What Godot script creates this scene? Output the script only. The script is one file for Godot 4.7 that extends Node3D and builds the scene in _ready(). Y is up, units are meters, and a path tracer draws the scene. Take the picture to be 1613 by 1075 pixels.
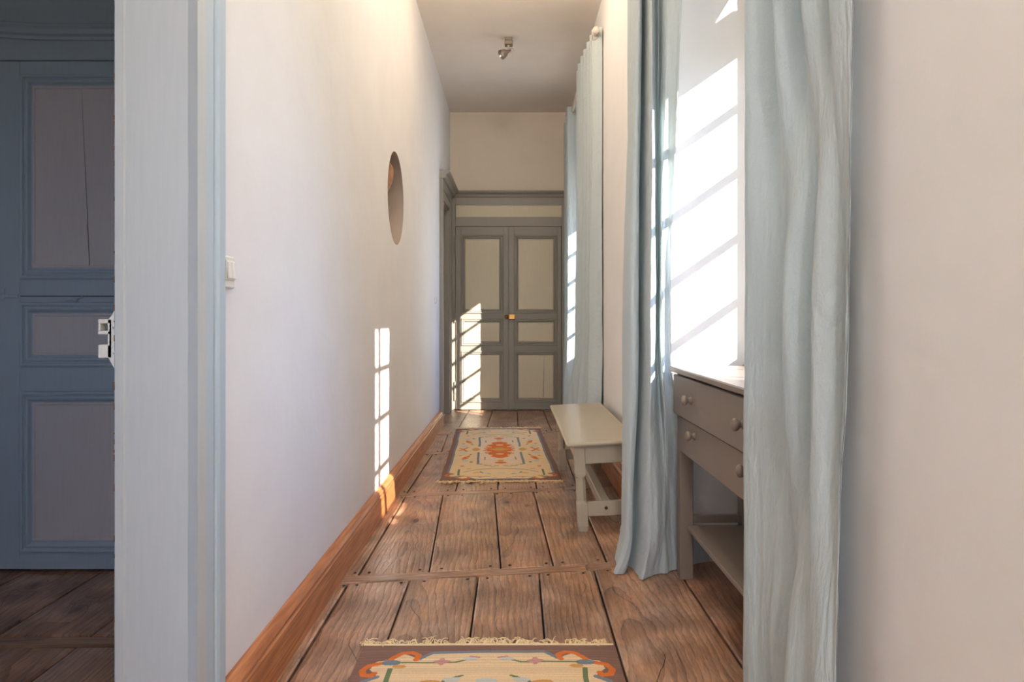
extends Node3D
# A corridor in an old house. Distances: X to the right, h up, d away from the camera (d = -z).

const XL := -0.723      # face of the left wall
const XR := 0.66        # face of the right wall
const DB := 7.85        # back wall
const HC := 3.42        # ceiling
const XJ := -0.875      # far side of the left wall

var M := {}
var rng := RandomNumberGenerator.new()
var taken := {}

# ------------------------------------------------------------------ geometry
class Geo:
	var v := PackedVector3Array()
	var n := PackedVector3Array()
	var uv := PackedVector2Array()
	var c := PackedColorArray()
	var idx := PackedInt32Array()
	var tint := Color(1, 1, 1)

	func tri(p: Vector3, q: Vector3, r: Vector3, out: Vector3, uvs := []) -> void:
		var g := (q - p).cross(r - p)
		if g.length_squared() < 1e-16:
			return
		var nn := g.normalized()
		if nn.dot(out) < 0.0:
			nn = -nn
		var b := v.size()
		v.append(p); v.append(q); v.append(r)
		for k in 3:
			n.append(nn)
			c.append(tint)
			uv.append(uvs[k] if uvs.size() > k else Vector2.ZERO)
		if g.dot(nn) > 0.0:
			idx.append(b); idx.append(b + 2); idx.append(b + 1)
		else:
			idx.append(b); idx.append(b + 1); idx.append(b + 2)

	func quad(p: Vector3, q: Vector3, r: Vector3, s: Vector3, out: Vector3, uvs := []) -> void:
		tri(p, q, r, out, uvs.slice(0, 3) if uvs.size() > 3 else [])
		tri(p, r, s, out, [uvs[0], uvs[2], uvs[3]] if uvs.size() > 3 else [])

	# chamfered box, centre c0 and full size s
	func box(c0: Vector3, s: Vector3, b := 0.003, turn := Basis()) -> void:
		var h := s * 0.5
		b = minf(b, minf(h.x, minf(h.y, h.z)) * 0.9)
		var p := func(sg: Vector3, k: int) -> Vector3:
			var o := Vector3()
			for a in 3:
				o[a] = sg[a] * (h[a] - (0.0 if a == k else b))
			return c0 + turn * o
		for k in 3:
			var i := (k + 1) % 3
			var j := (k + 2) % 3
			for s0 in [-1.0, 1.0]:
				var q := []
				for e in [[-1.0, -1.0], [1.0, -1.0], [1.0, 1.0], [-1.0, 1.0]]:
					var sg := Vector3()
					sg[k] = s0; sg[i] = e[0]; sg[j] = e[1]
					q.append(p.call(sg, k))
				var o := Vector3(); o[k] = s0
				quad(q[0], q[1], q[2], q[3], turn * o)
		if b < 1e-5:
			return
		for k in 3:
			var i := (k + 1) % 3
			var m := (k + 2) % 3
			for s0 in [-1.0, 1.0]:
				for s1 in [-1.0, 1.0]:
					var a := Vector3(); a[k] = s0; a[i] = s1; a[m] = -1.0
					var z := a; z[m] = 1.0
					var o := Vector3(); o[k] = s0; o[i] = s1
					quad(p.call(a, k), p.call(z, k), p.call(z, i), p.call(a, i), turn * o)
		for sx in [-1.0, 1.0]:
			for sy in [-1.0, 1.0]:
				for sz in [-1.0, 1.0]:
					var a := Vector3(sx, sy, sz)
					tri(p.call(a, 0), p.call(a, 1), p.call(a, 2), turn * a)

	# box between two corners
	func slab(a: Vector3, b: Vector3, ch := 0.002) -> void:
		box((a + b) * 0.5, (b - a).abs(), ch)

	# a grid of points with smooth normals; normals point along (next in row) x (next row), or against it with flip
	func grid(rows: Array, flip := false, wrap := false, uvs: Array = []) -> void:
		var nr := rows.size()
		var nc: int = rows[0].size()
		var b := v.size()
		var acc := PackedVector3Array()
		acc.resize(nr * nc)
		var sgn := -1.0 if flip else 1.0
		var last := nc if wrap else nc - 1
		for i in nr - 1:
			for j in last:
				var j2 := (j + 1) % nc
				var a: Vector3 = rows[i][j]
				var bb: Vector3 = rows[i][j2]
				var cc: Vector3 = rows[i + 1][j2]
				var d: Vector3 = rows[i + 1][j]
				var g := (cc - a).cross(d - bb) * sgn
				acc[i * nc + j] += g
				acc[i * nc + j2] += g
				acc[(i + 1) * nc + j2] += g
				acc[(i + 1) * nc + j] += g
				var q := b + i * nc
				if flip:
					for t in [q + j, q + j2, q + nc + j2, q + j, q + nc + j2, q + nc + j]:
						idx.append(t)
				else:
					for t in [q + j, q + nc + j2, q + j2, q + j, q + nc + j, q + nc + j2]:
						idx.append(t)
		for i in nr:
			for j in nc:
				v.append(rows[i][j])
				var nn := acc[i * nc + j]
				n.append(nn.normalized() if nn.length_squared() > 1e-20 else Vector3.UP)
				c.append(tint)
				uv.append(uvs[i][j] if uvs.size() > 0 else Vector2(float(j) / maxf(nc - 1, 1), float(i) / maxf(nr - 1, 1)))

	# profile of (radius, along) turned round an axis
	func lathe(at: Vector3, axis: Vector3, prof: Array, seg := 20) -> void:
		var w := axis.normalized()
		var u := w.cross(Vector3.RIGHT if absf(w.x) < 0.8 else Vector3.UP).normalized()
		var t := w.cross(u)
		var rows := []
		for p in prof:
			var r := PackedVector3Array()
			for k in seg:
				var an := TAU * k / seg
				r.append(at + w * p.y + (u * cos(an) + t * sin(an)) * maxf(p.x, 0.0001))
			rows.append(r)
		grid(rows, false, true)

	func tube(path: Array, r: float, seg := 6, r_end := -1.0) -> void:
		var rows := []
		var u := Vector3.ZERO
		for i in path.size():
			var a: Vector3 = path[maxi(i - 1, 0)]
			var b: Vector3 = path[mini(i + 1, path.size() - 1)]
			var w := (b - a).normalized()
			if u == Vector3.ZERO:
				u = w.cross(Vector3.RIGHT if absf(w.x) < 0.8 else Vector3.UP).normalized()
			u = (u - w * u.dot(w)).normalized()
			var t := w.cross(u)
			var row := PackedVector3Array()
			var rr := r if r_end < 0.0 else lerpf(r, r_end, float(i) / (path.size() - 1))
			for k in seg:
				var an := TAU * k / seg
				row.append(path[i] + (u * cos(an) + t * sin(an)) * rr)
			rows.append(row)
		grid(rows, false, true)

	# polygon (any outline, listed round) in the plane o + x*ux + y*uy, from height z0 to z1 along ux x uy, with a chamfer on the z1 side
	func prism(poly: Array, o: Vector3, ux: Vector3, uy: Vector3, z0: float, z1: float, ch := 0.0) -> void:
		var w := ux.cross(uy).normalized()
		var pts := PackedVector2Array(poly)
		var mid := Vector2.ZERO
		for p in pts:
			mid += p / pts.size()
		var inner := PackedVector2Array()
		var cnt := pts.size()
		for i in cnt:
			if ch <= 0.0:
				inner.append(pts[i])
				continue
			var e0 := (pts[i] - pts[(i + cnt - 1) % cnt]).normalized()
			var e1 := (pts[(i + 1) % cnt] - pts[i]).normalized()
			var n0 := Vector2(-e0.y, e0.x)
			var n1 := Vector2(-e1.y, e1.x)
			if not Geometry2D.is_polygon_clockwise(pts):
				pass
			else:
				n0 = -n0; n1 = -n1
			var bis := (n0 + n1)
			var k := bis.dot(n0)
			inner.append(pts[i] + bis * (ch / maxf(k, 0.3)))
		var at := func(p: Vector2, z: float) -> Vector3:
			return o + ux * p.x + uy * p.y + w * z
		var ti := Geometry2D.triangulate_polygon(inner)
		for k in range(0, ti.size(), 3):
			tri(at.call(inner[ti[k]], z1), at.call(inner[ti[k + 1]], z1), at.call(inner[ti[k + 2]], z1), w * signf(z1 - z0))
		ti = Geometry2D.triangulate_polygon(pts)
		for k in range(0, ti.size(), 3):
			tri(at.call(pts[ti[k]], z0), at.call(pts[ti[k + 1]], z0), at.call(pts[ti[k + 2]], z0), -w * signf(z1 - z0))
		var zc := z1 - ch * signf(z1 - z0)
		for i in cnt:
			var j := (i + 1) % cnt
			var e := (pts[j] - pts[i])
			var on := Vector2(e.y, -e.x)
			if Geometry2D.is_polygon_clockwise(pts):
				on = -on
			var out: Vector3 = ux * on.x + uy * on.y
			quad(at.call(pts[i], z0), at.call(pts[j], z0), at.call(pts[j], zc), at.call(pts[i], zc), out)
			if ch > 0.0:
				quad(at.call(pts[i], zc), at.call(pts[j], zc), at.call(inner[j], z1), at.call(inner[i], z1), out.normalized() + w * signf(z1 - z0))

	# profile (across, up) swept straight from a to b; ua and ub are the directions of "across" at each end (mitres)
	func sweep(prof: Array, a: Vector3, b: Vector3, ua: Vector3, ub: Vector3, up: Vector3, caps := true) -> void:
		var along := (b - a).normalized()
		var mid := Vector2.ZERO
		for p in prof:
			mid += p / prof.size()
		var cnt := prof.size()
		for i in cnt:
			var p: Vector2 = prof[i]
			var q: Vector2 = prof[(i + 1) % cnt]
			var e := q - p
			var nrm := Vector2(e.y, -e.x)
			if Geometry2D.is_polygon_clockwise(PackedVector2Array(prof)):
				nrm = -nrm
			var side := (ua - along * ua.dot(along)).normalized()
			quad(a + ua * p.x + up * p.y, a + ua * q.x + up * q.y, b + ub * q.x + up * q.y, b + ub * p.x + up * p.y, side * nrm.x + up * nrm.y)
		if caps:
			var ti := Geometry2D.triangulate_polygon(PackedVector2Array(prof))
			for k in range(0, ti.size(), 3):
				var t := [prof[ti[k]], prof[ti[k + 1]], prof[ti[k + 2]]]
				tri(a + ua * t[0].x + up * t[0].y, a + ua * t[1].x + up * t[1].y, a + ua * t[2].x + up * t[2].y, -along)
				tri(b + ub * t[0].x + up * t[0].y, b + ub * t[1].x + up * t[1].y, b + ub * t[2].x + up * t[2].y, along)

	# mitred moulding round a rectangle in the plane o + x*ux + y*uy; profile (inwards, out), open
	func frame(r: Rect2, prof: Array, o: Vector3, ux: Vector3, uy: Vector3) -> void:
		var w := ux.cross(uy).normalized()
		var cs := [Vector2(r.position.x, r.position.y), Vector2(r.end.x, r.position.y), Vector2(r.end.x, r.end.y), Vector2(r.position.x, r.end.y)]
		var inn := [Vector2(1, 1), Vector2(-1, 1), Vector2(-1, -1), Vector2(1, -1)]
		for k in prof.size() - 1:
			var p: Vector2 = prof[k]
			var q: Vector2 = prof[k + 1]
			for i in 4:
				var j := (i + 1) % 4
				var a: Vector2 = cs[i] + inn[i] * p.x
				var b: Vector2 = cs[j] + inn[j] * p.x
				var c2: Vector2 = cs[j] + inn[j] * q.x
				var d2: Vector2 = cs[i] + inn[i] * q.x
				var inward: Vector2 = (inn[i] + inn[j]) * 0.5
				var out := (ux * inward.x + uy * inward.y) * -(q.y - p.y) + w * maxf(q.x - p.x, 1e-6)
				quad(o + ux * a.x + uy * a.y + w * p.y, o + ux * b.x + uy * b.y + w * p.y, o + ux * c2.x + uy * c2.y + w * q.y, o + ux * d2.x + uy * d2.y + w * q.y, out)

	func mesh(off := Vector3.ZERO) -> ArrayMesh:
		var a := []
		a.resize(Mesh.ARRAY_MAX)
		var vv := v.duplicate()
		if off != Vector3.ZERO:
			for i in vv.size():
				vv[i] -= off
		a[Mesh.ARRAY_VERTEX] = vv
		a[Mesh.ARRAY_NORMAL] = n
		a[Mesh.ARRAY_TEX_UV] = uv
		a[Mesh.ARRAY_COLOR] = c
		a[Mesh.ARRAY_INDEX] = idx
		var m := ArrayMesh.new()
		m.add_surface_from_arrays(Mesh.PRIMITIVE_TRIANGLES, a)
		return m


func P(x: float, h: float, d: float) -> Vector3:
	return Vector3(x, h, -d)


func rise(x: float) -> float:      # the old floor climbs a little towards the window side
	return 0.05 * clampf(x - 0.31, 0.0, 0.7)


func numbered(called: String) -> String:
	var k: int = taken.get(called, 0)
	taken[called] = k + 1
	return called if k == 0 else "%s_%03d" % [called, k]


func tag(o: Node, label: String, category := "", group := "", kind := "") -> void:
	if label: o.set_meta("label", label)
	if category: o.set_meta("category", category)
	if group: o.set_meta("group", group)
	if kind: o.set_meta("kind", kind)


func thing(called: String, label: String, category: String, at := Vector3.ZERO, kind := "", group := "") -> Node3D:
	var o := Node3D.new()
	o.name = numbered(called) if kind != "structure" else called
	o.position = at
	o.set_meta("base", at)
	tag(o, label, category, group, kind)
	add_child(o, true)
	return o


# commits a shape as one named mesh under its thing (or a part of it)
func part(called: String, g: Geo, m: Material, parent: Node3D, label := "", kind := "") -> MeshInstance3D:
	var o := MeshInstance3D.new()
	o.name = called
	var b: Vector3 = parent.get_meta("base", Vector3.ZERO)
	o.mesh = g.mesh(b)
	o.material_override = m
	o.set_meta("base", b)
	tag(o, label, "", "", kind)
	parent.add_child(o, true)
	return o


# ------------------------------------------------------------------ materials
func plain(col: Color, rough := 0.6, spec := 0.5, metal := 0.0) -> StandardMaterial3D:
	var m := StandardMaterial3D.new()
	m.albedo_color = col
	m.roughness = rough
	m.metallic_specular = spec
	m.metallic = metal
	m.cull_mode = BaseMaterial3D.CULL_DISABLED
	return m


func c255(r: int, g: int, b: int) -> Color:
	return Color(r / 255.0, g / 255.0, b / 255.0)


func noise_image(sd: int, freq: float, w: int, h: int, octaves := 4, type := FastNoiseLite.TYPE_SIMPLEX_SMOOTH) -> Image:
	var n := FastNoiseLite.new()
	n.seed = sd
	n.noise_type = type
	n.frequency = freq
	n.fractal_octaves = octaves
	var im := n.get_seamless_image(w, h, false, false, 0.1, true)
	im.convert(Image.FORMAT_L8)
	return im


func stretched(sd: int, freq: float, w: int, h: int, w2: int, h2: int, octaves := 3) -> Image:
	var im := noise_image(sd, freq, w, h, octaves)
	im.resize(w2, h2, Image.INTERPOLATE_CUBIC)
	return im


func tex(im: Image) -> ImageTexture:
	return ImageTexture.create_from_image(im)


# a grey image spread between two colours
func toned(im: Image, lo: Color, hi: Color) -> Image:
	var src := im.get_data()
	var out := PackedByteArray()
	out.resize(src.size() * 3)
	for i in src.size():
		var t := src[i] / 255.0
		out[i * 3] = int(255.0 * lerpf(lo.r, hi.r, t))
		out[i * 3 + 1] = int(255.0 * lerpf(lo.g, hi.g, t))
		out[i * 3 + 2] = int(255.0 * lerpf(lo.b, hi.b, t))
	return Image.create_from_data(im.get_width(), im.get_height(), false, Image.FORMAT_RGB8, out)


func triplanar(m: StandardMaterial3D, scale: float, world := true) -> void:
	m.uv1_triplanar = true
	m.uv1_world_triplanar = world
	m.uv1_scale = Vector3.ONE * scale


func relief(m: StandardMaterial3D, t: Texture2D, cm: float) -> void:
	m.heightmap_enabled = true
	m.heightmap_texture = t
	m.heightmap_scale = cm


# oak boards: six columns of 256 x 1024, each 0.30 m x 1.3 m
func oak_textures() -> Array:
	var W := 1536
	var H := 1024
	var warp := FastNoiseLite.new()
	warp.seed = 5; warp.frequency = 1.0; warp.fractal_octaves = 2
	var fine := stretched(11, 0.09, 1536, 64, W, H, 3).get_data()
	var fine2 := stretched(12, 0.22, 1536, 160, W, H, 2).get_data()
	var blot := noise_image(13, 0.008, 768, 512, 4)
	blot.resize(W, H, Image.INTERPOLATE_CUBIC)
	var blotd := blot.get_data()
	var alb := PackedByteArray()
	alb.resize(W * H * 3)
	var hgt := PackedByteArray()
	hgt.resize(W * H)
	var knots := [
		[Vector3(0.09, 0.25, 0.022), Vector3(0.20, 0.33, 0.016)],
		[Vector3(0.17, 0.75, 0.020)],
		[],
		[Vector3(0.07, 0.9, 0.014), Vector3(0.21, 0.5, 0.010)],
		[Vector3(0.13, 0.45, 0.026)],
		[],
	]
	var cx := [0.05, 0.15, -0.1, 0.2, 0.13, 0.34]
	var dep := [0.05, 0.02, 0.12, 0.06, 0.03, 0.10]
	var slope := [0.05, 0.09, 0.02, -0.06, 0.07, 0.03]
	for y in H:
		var my := 1.3 * y / H
		for col in 6:
			var kn: Array = knots[col]
			for px in 256:
				var x := col * 256 + px
				var i := y * W + x
				var mx := 0.30 * px / 256.0
				var wx := warp.get_noise_3d(mx * 2.6, my * 1.1, col * 7.3)
				var xx: float = mx - cx[col] + wx * 0.02
				var zz: float = dep[col] + slope[col] * my + 0.02 * wx
				var dark := 0.0
				for k in kn:
					var ex: float = mx - k.x
					var ey: float = (my - k.y) * 0.55
					var d2: float = (ex * ex + ey * ey) / (k.z * k.z)
					if d2 < 14.0:
						var f := exp(-d2 * 0.35)
						zz += f * 0.045
						dark += exp(-d2 * 1.6)
				var L := sqrt(xx * xx + zz * zz)
				var ph := L * 52.0 + 0.9 * (blotd[i] / 255.0)
				ph = ph - floorf(ph)
				var ring := ph * ph
				var f1 := fine[i] / 255.0
				var f2 := fine2[i] / 255.0
				var bl := blotd[i] / 255.0
				var line := ring * ring * ring
				var t := 0.66 - 0.10 * (ring - 0.33) - 0.17 * line - 0.34 * (0.5 - f1) - 0.50 * (0.5 - bl) - 0.20 * (0.5 - f2) - 0.6 * dark
				if f2 < 0.27:
					t -= (0.27 - f2) * 0.9
				t = clampf(t, 0.0, 1.0)
				var gr := clampf(1.6 * (blotd[(i + 50000) % (W * H)] / 255.0) - 0.35, 0.0, 1.0)     # greyed and reddish areas of the old wax
				alb[i * 3] = int(lerpf(62.0, 218.0 - 10.0 * gr, t))
				alb[i * 3 + 1] = int(lerpf(40.0, 164.0 + 8.0 * gr, t))
				alb[i * 3 + 2] = int(lerpf(29.0, 124.0 + 22.0 * gr, t))
				var hh := 0.62 - 0.10 * ring - 0.22 * line + 0.3 * (f1 - 0.5) + 0.45 * (bl - 0.5)
				if f2 < 0.3:
					hh -= (0.3 - f2) * 1.2
				hgt[i] = int(255.0 * clampf(hh + 0.25 * dark, 0.0, 1.0))
	# a few long drying cracks that follow the grain
	var r := RandomNumberGenerator.new()
	r.seed = 77
	for col in 6:
		for k in [2, 3, 1, 3, 2, 1][col]:
			var x := r.randf_range(30, 226)
			var y0 := r.randi_range(0, 700)
			var ln := r.randi_range(120, 420)
			for y in range(y0, mini(y0 + ln, H)):
				x += r.randf_range(-0.55, 0.55) + 0.5 * sin(y * 0.021 + k)
				x = clampf(x, 6, 249)
				var wd := 1 + int(2.0 * sin(PI * (y - y0) / ln))
				for e in wd:
					var i := y * W + col * 256 + int(x) + e
					for ch in 3:
						alb[i * 3 + ch] = int(alb[i * 3 + ch] * 0.35)
					hgt[i] = int(hgt[i] * 0.2)
	return [tex(Image.create_from_data(W, H, false, Image.FORMAT_RGB8, alb)), tex(Image.create_from_data(W, H, false, Image.FORMAT_L8, hgt))]


# the flat-woven rug, 0.79 x 2.1 m at 2.5 mm a knot
var rw := 316
var rh := 840
var rug: Image

func rput(u: float, v: float, col: Color) -> void:
	var x := int((u + 0.395) / 0.79 * rw)
	var y := int((v + 1.05) / 2.1 * rh)
	if x >= 0 and y >= 0 and x < rw and y < rh:
		rug.set_pixel(x, y, col)


func rblob(u: float, v: float, a: float, b: float, col: Color, ragged := 0.0, four := true) -> void:
	var y := -b
	while y <= b:
		var w := a * sqrt(maxf(0.0, 1.0 - y * y / (b * b)))
		w *= 1.0 - ragged * (0.5 + 0.5 * sin(floorf(y / 0.022) * 2.4))
		var x := -w
		while x <= w:
			for su in ([-1, 1] if four else [1]):
				for sv in ([-1, 1] if four else [1]):
					rput(su * (u + x), sv * (v + y), col)
			x += 0.002
		y += 0.002


func rline(pts: Array, w: float, col: Color, dash := 0.0) -> void:
	for i in pts.size() - 1:
		var a: Vector2 = pts[i]
		var b: Vector2 = pts[i + 1]
		var st := int(ceilf(a.distance_to(b) / 0.002))
		for k in st + 1:
			if dash > 0.0 and fmod(k * 0.002, dash) > dash * 0.55:
				continue
			var p := a.lerp(b, float(k) / maxi(st, 1))
			rblob(p.x, p.y, w * 0.5, w * 0.5, col)


func rug_textures() -> Array:
	rug = Image.create(rw, rh, false, Image.FORMAT_RGB8)
	var brown := c255(138, 108, 96)
	var cream := c255(232, 202, 160)
	var pale := c255(232, 206, 178)
	var orange := c255(222, 122, 66)
	var tan_ := c255(214, 160, 92)
	var slate := c255(128, 138, 146)
	var green := c255(118, 132, 98)
	var pink := c255(206, 150, 140)
	var mist := c255(200, 200, 192)
	rug.fill(brown)
	# field: v runs from an end (0 = end) ; coordinates from the middle, one quarter drawn and mirrored
	var edge := PackedVector2Array([Vector2(0, -1.0), Vector2(0.172, -1.0), Vector2(0.212, -0.963), Vector2(0.255, -0.990), Vector2(0.290, -0.955), Vector2(0.335, -0.945), Vector2(0.345, -0.9), Vector2(0.315, -0.858), Vector2(0.352, -0.83), Vector2(0.352, 0.0), Vector2(0, 0)])
	for y in rh:
		var v := -absf((y + 0.5) / rh * 2.1 - 1.05)
		for x in rw:
			var u := absf((x + 0.5) / rw * 0.79 - 0.395)
			if Geometry2D.is_point_in_polygon(Vector2(u, v), edge):
				rug.set_pixel(x, y, pale if (u < 0.17 and absf(v) < 0.56 - u * 0.5) else cream)
	rline([Vector2(0, -1.0), Vector2(0.172, -1.0), Vector2(0.212, -0.958)], 0.012, slate)
	rline([Vector2(0.315, -0.856), Vector2(0.353, -0.83), Vector2(0.353, 0)], 0.014, slate)
	rline([Vector2(0.218, -0.955), Vector2(0.212, -0.982), Vector2(0.235, -1.0), Vector2(0.265, -0.995), Vector2(0.290, -0.965), Vector2(0.296, -0.945)], 0.016, orange)
	rline([Vector2(0.310, -0.935), Vector2(0.350, -0.925), Vector2(0.367, -0.895), Vector2(0.358, -0.868), Vector2(0.335, -0.862), Vector2(0.328, -0.876)], 0.018, orange)
	rblob(0.290, -0.937, 0.028, 0.016, slate)
	rblob(0.262, -0.915, 0.020, 0.010, tan_)
	rline([Vector2(0.285, -0.90), Vector2(0.285, -0.72)], 0.014, green)
	rline([Vector2(0.27, -0.938), Vector2(0.10, -0.938), Vector2(0.06, -0.955)], 0.006, green)
	rblob(0.14, -0.945, 0.026, 0.008, pink)
	rblob(0.14, -0.945, 0.009, 0.022, pink)
	rblob(0.055, -0.957, 0.022, 0.009, mist)
	rline([Vector2(0.03, -0.965), Vector2(0.055, -0.972)], 0.007, pink)
	rline([Vector2(0.07, -0.86), Vector2(0.12, -0.835), Vector2(0.14, -0.79)], 0.008, green)
	rblob(0.16, -0.825, 0.03, 0.014, tan_)
	rblob(0.0, -0.83, 0.03, 0.016, mist)
	rblob(0.10, -0.84, 0.025, 0.012, mist)
	# the long green garlands and flowers towards the middle
	rline([Vector2(0.0, -0.70), Vector2(0.10, -0.70), Vector2(0.19, -0.745), Vector2(0.25, -0.80)], 0.007, green)
	rblob(0.12, -0.74, 0.03, 0.013, mist)
	rblob(0.22, -0.70, 0.018, 0.012, tan_)
	rblob(0.27, -0.62, 0.014, 0.02, pink)
	rblob(0.06, -0.64, 0.02, 0.009, pink)
	rline([Vector2(0.165, -0.55), Vector2(0.165, -0.12)], 0.016, slate, 0.032)
	rline([Vector2(0.02, -0.60), Vector2(0.10, -0.60), Vector2(0.165, -0.54)], 0.012, slate, 0.05)
	rline([Vector2(0.115, -0.40), Vector2(0.115, -0.30)], 0.006, green)
	rblob(0.0, -0.50, 0.05, 0.035, orange, 0.5)
	rblob(0.0, -0.43, 0.028, 0.025, tan_, 0.4)
	rblob(0.0, 0.0, 0.128, 0.34, orange, 0.28, false)
	rblob(0.0, -0.19, 0.03, 0.022, pale)
	rblob(0.085, -0.10, 0.024, 0.016, pale)
	rblob(0.075, -0.23, 0.02, 0.016, pale)
	rblob(0.0, 0.0, 0.09, 0.05, tan_, 0.5, false)
	rblob(0.0, -0.07, 0.05, 0.02, c255(206, 140, 80), 0.3)
	rblob(0.185, 0.0, 0.034, 0.055, tan_, 0.3)
	rline([Vector2(0.24, -0.32), Vector2(0.275, -0.38), Vector2(0.262, -0.30), Vector2(0.235, -0.27)], 0.02, orange)
	rblob(0.26, -0.43, 0.022, 0.03, mist)
	rline([Vector2(0.255, -0.08), Vector2(0.285, 0.0), Vector2(0.315, -0.05)], 0.016, orange)
	rblob(0.285, -0.13, 0.028, 0.04, mist)
	rline([Vector2(0.22, -0.20), Vector2(0.235, -0.23)], 0.012, green)
	rblob(0.30, -0.25, 0.012, 0.02, tan_)
	rblob(0.215, -0.48, 0.012, 0.018, green)
	# weave: every weft a little different, colours bleeding along it
	var r := RandomNumberGenerator.new()
	r.seed = 9
	var hb := PackedByteArray()
	hb.resize(rw * 2 * rh * 2)
	var big := Image.create(rw * 2, rh * 2, false, Image.FORMAT_RGB8)
	for y in rh:
		var k := r.randf_range(0.92, 1.05)
		var k2 := r.randf_range(0.92, 1.05)
		for x in rw:
			var c := rug.get_pixel(x, y)
			for s in 4:
				var q := (k if s < 2 else k2) * r.randf_range(0.93, 1.05)
				var bx := x * 2 + s % 2
				var by := y * 2 + s / 2
				big.set_pixel(bx, by, Color(minf(c.r * q, 1), minf(c.g * q, 1), minf(c.b * q, 1)))
				hb[by * rw * 2 + bx] = (90 if s < 2 else 200) + r.randi_range(-40, 40)
	return [tex(big), tex(Image.create_from_data(rw * 2, rh * 2, false, Image.FORMAT_L8, hb))]


func make_materials() -> void:
	# plaster
	var pn := noise_image(3, 0.012, 1024, 1024, 6)
	var mott := toned(noise_image(4, 0.006, 512, 512, 4), Color(0.982, 0.98, 0.978), Color(1, 1, 1))
	var trowel := noise_image(41, 0.02, 1024, 1024, 5, FastNoiseLite.TYPE_VALUE_CUBIC)
	pn.blend_rect(trowel, Rect2i(0, 0, 0, 0), Vector2i.ZERO)
	var pt := tex(pn)
	var mt := tex(mott)
	for a in [["plaster", Color(0.945, 0.938, 0.93)], ["ceiling", Color(0.96, 0.925, 0.88)], ["back_plaster", Color(0.94, 0.89, 0.82)]]:
		var m := plain(a[1], 0.82, 0.35)
		m.albedo_texture = mt
		relief(m, pt, 0.09)
		triplanar(m, 0.9)
		M[a[0]] = m
	# painted joinery: faint vertical brush marks
	var br := stretched(21, 0.06, 512, 32, 512, 512, 4)
	var brt := tex(br)
	var brc := tex(toned(br, Color(0.975, 0.978, 0.98), Color(1, 1, 1)))
	for a in [
		["jamb_paint", c255(194, 200, 202), 0.5], ["casing_paint", c255(186, 202, 212), 0.5], ["blue_paint", c255(170, 184, 192), 0.5], ["blue_panel", c255(206, 198, 196), 0.55],
		["grey_paint", c255(156, 150, 138), 0.42], ["cream_panel", c255(222, 210, 182), 0.45], ["white_paint", c255(228, 228, 222), 0.45], ["bench_paint", c255(184, 172, 150), 0.34],
		["console_paint", c255(134, 121, 110), 0.40], ["taupe", c255(176, 162, 150), 0.8],
	]:
		var m := plain(a[1], a[2], 0.45)
		m.albedo_texture = brc
		relief(m, brt, 0.014)
		triplanar(m, 2.2)
		M[a[0]] = m
	M.seam = plain(c255(40, 34, 30), 0.9)
	# floor
	var oak := oak_textures()
	var m := plain(Color(1, 1, 1), 0.30, 0.6)
	m.albedo_texture = oak[0]
	m.vertex_color_use_as_albedo = true
	relief(m, oak[1], 0.22)
	M.oak = m
	M.subfloor = plain(c255(28, 22, 18), 0.95)
	M.nail = plain(c255(38, 30, 26), 0.6)
	# orange pine skirting
	var pine := toned(stretched(31, 0.05, 64, 512, 512, 512, 4), c255(150, 84, 44), c255(214, 142, 88))
	m = plain(Color(1, 1, 1), 0.38, 0.5)
	m.albedo_texture = tex(pine)
	m.clearcoat_enabled = true
	m.clearcoat = 0.3
	m.clearcoat_roughness = 0.25
	M.pine = m
	m = plain(c255(222, 172, 134), 0.5)
	m.albedo_texture = tex(toned(stretched(33, 0.05, 512, 64, 512, 512, 4), Color(0.7, 0.66, 0.62), Color(1, 1, 1)))
	triplanar(m, 4.0)
	M.wood_piece = m
	# linen
	var lin := noise_image(51, 0.35, 512, 512, 2)
	var lc := tex(toned(lin, Color(0.93, 0.93, 0.93), Color(1, 1, 1)))
	var cr := noise_image(52, 0.011, 1024, 1024, 5)
	m = plain(c255(197, 208, 210), 0.9, 0.2)
	m.albedo_texture = lc
	relief(m, tex(cr), 0.3)
	m.backlight_enabled = true
	m.backlight = Color(0.27, 0.33, 0.33)
	m.rim_enabled = true
	m.rim = 0.25
	m.rim_tint = 0.5
	M.linen = m
	M.steel = plain(c255(190, 180, 170), 0.3, 0.5, 1.0)
	M.brass = plain(c255(196, 146, 84), 0.3, 0.5, 1.0)
	M.dark_metal = plain(c255(70, 62, 54), 0.45, 0.5, 0.6)
	M.bare_wood = plain(c255(132, 100, 82), 0.8)
	M.grey_metal = plain(c255(150, 140, 128), 0.4, 0.5, 0.7)
	M.rod = plain(c255(228, 214, 200), 0.5)
	M.switch = plain(c255(236, 234, 226), 0.25, 0.5)
	M.bulb = plain(c255(235, 232, 225), 0.2)
	m = plain(c255(250, 248, 244), 0.4)
	m.emission_enabled = true
	m.emission = Color(1.0, 0.97, 0.93)
	m.emission_energy_multiplier = 1.5
	M.glow = m
	M.fringe = plain(c255(240, 214, 168), 0.9, 0.2)
	var rt := rug_textures()
	m = plain(Color(1, 1, 1), 0.95, 0.15)
	m.albedo_texture = rt[0]
	relief(m, rt[1], 0.12)
	M.rug = m
	m = plain(Color(0.95, 0.98, 0.97, 0.03), 0.0, 0.5)
	m.transparency = BaseMaterial3D.TRANSPARENCY_ALPHA
	M.glass = m
	M.gravel = plain(c255(240, 235, 224), 0.95)
	M.added_hedge = plain(c255(62, 76, 50), 0.95)
	M.lawn = plain(c255(84, 98, 58), 0.95)
	M.stone = plain(c255(120, 112, 102), 0.9)
	m = plain(c255(206, 198, 184), 0.9)
	relief(m, pt, 0.3)
	triplanar(m, 0.7)
	M.render_coat = m


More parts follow.
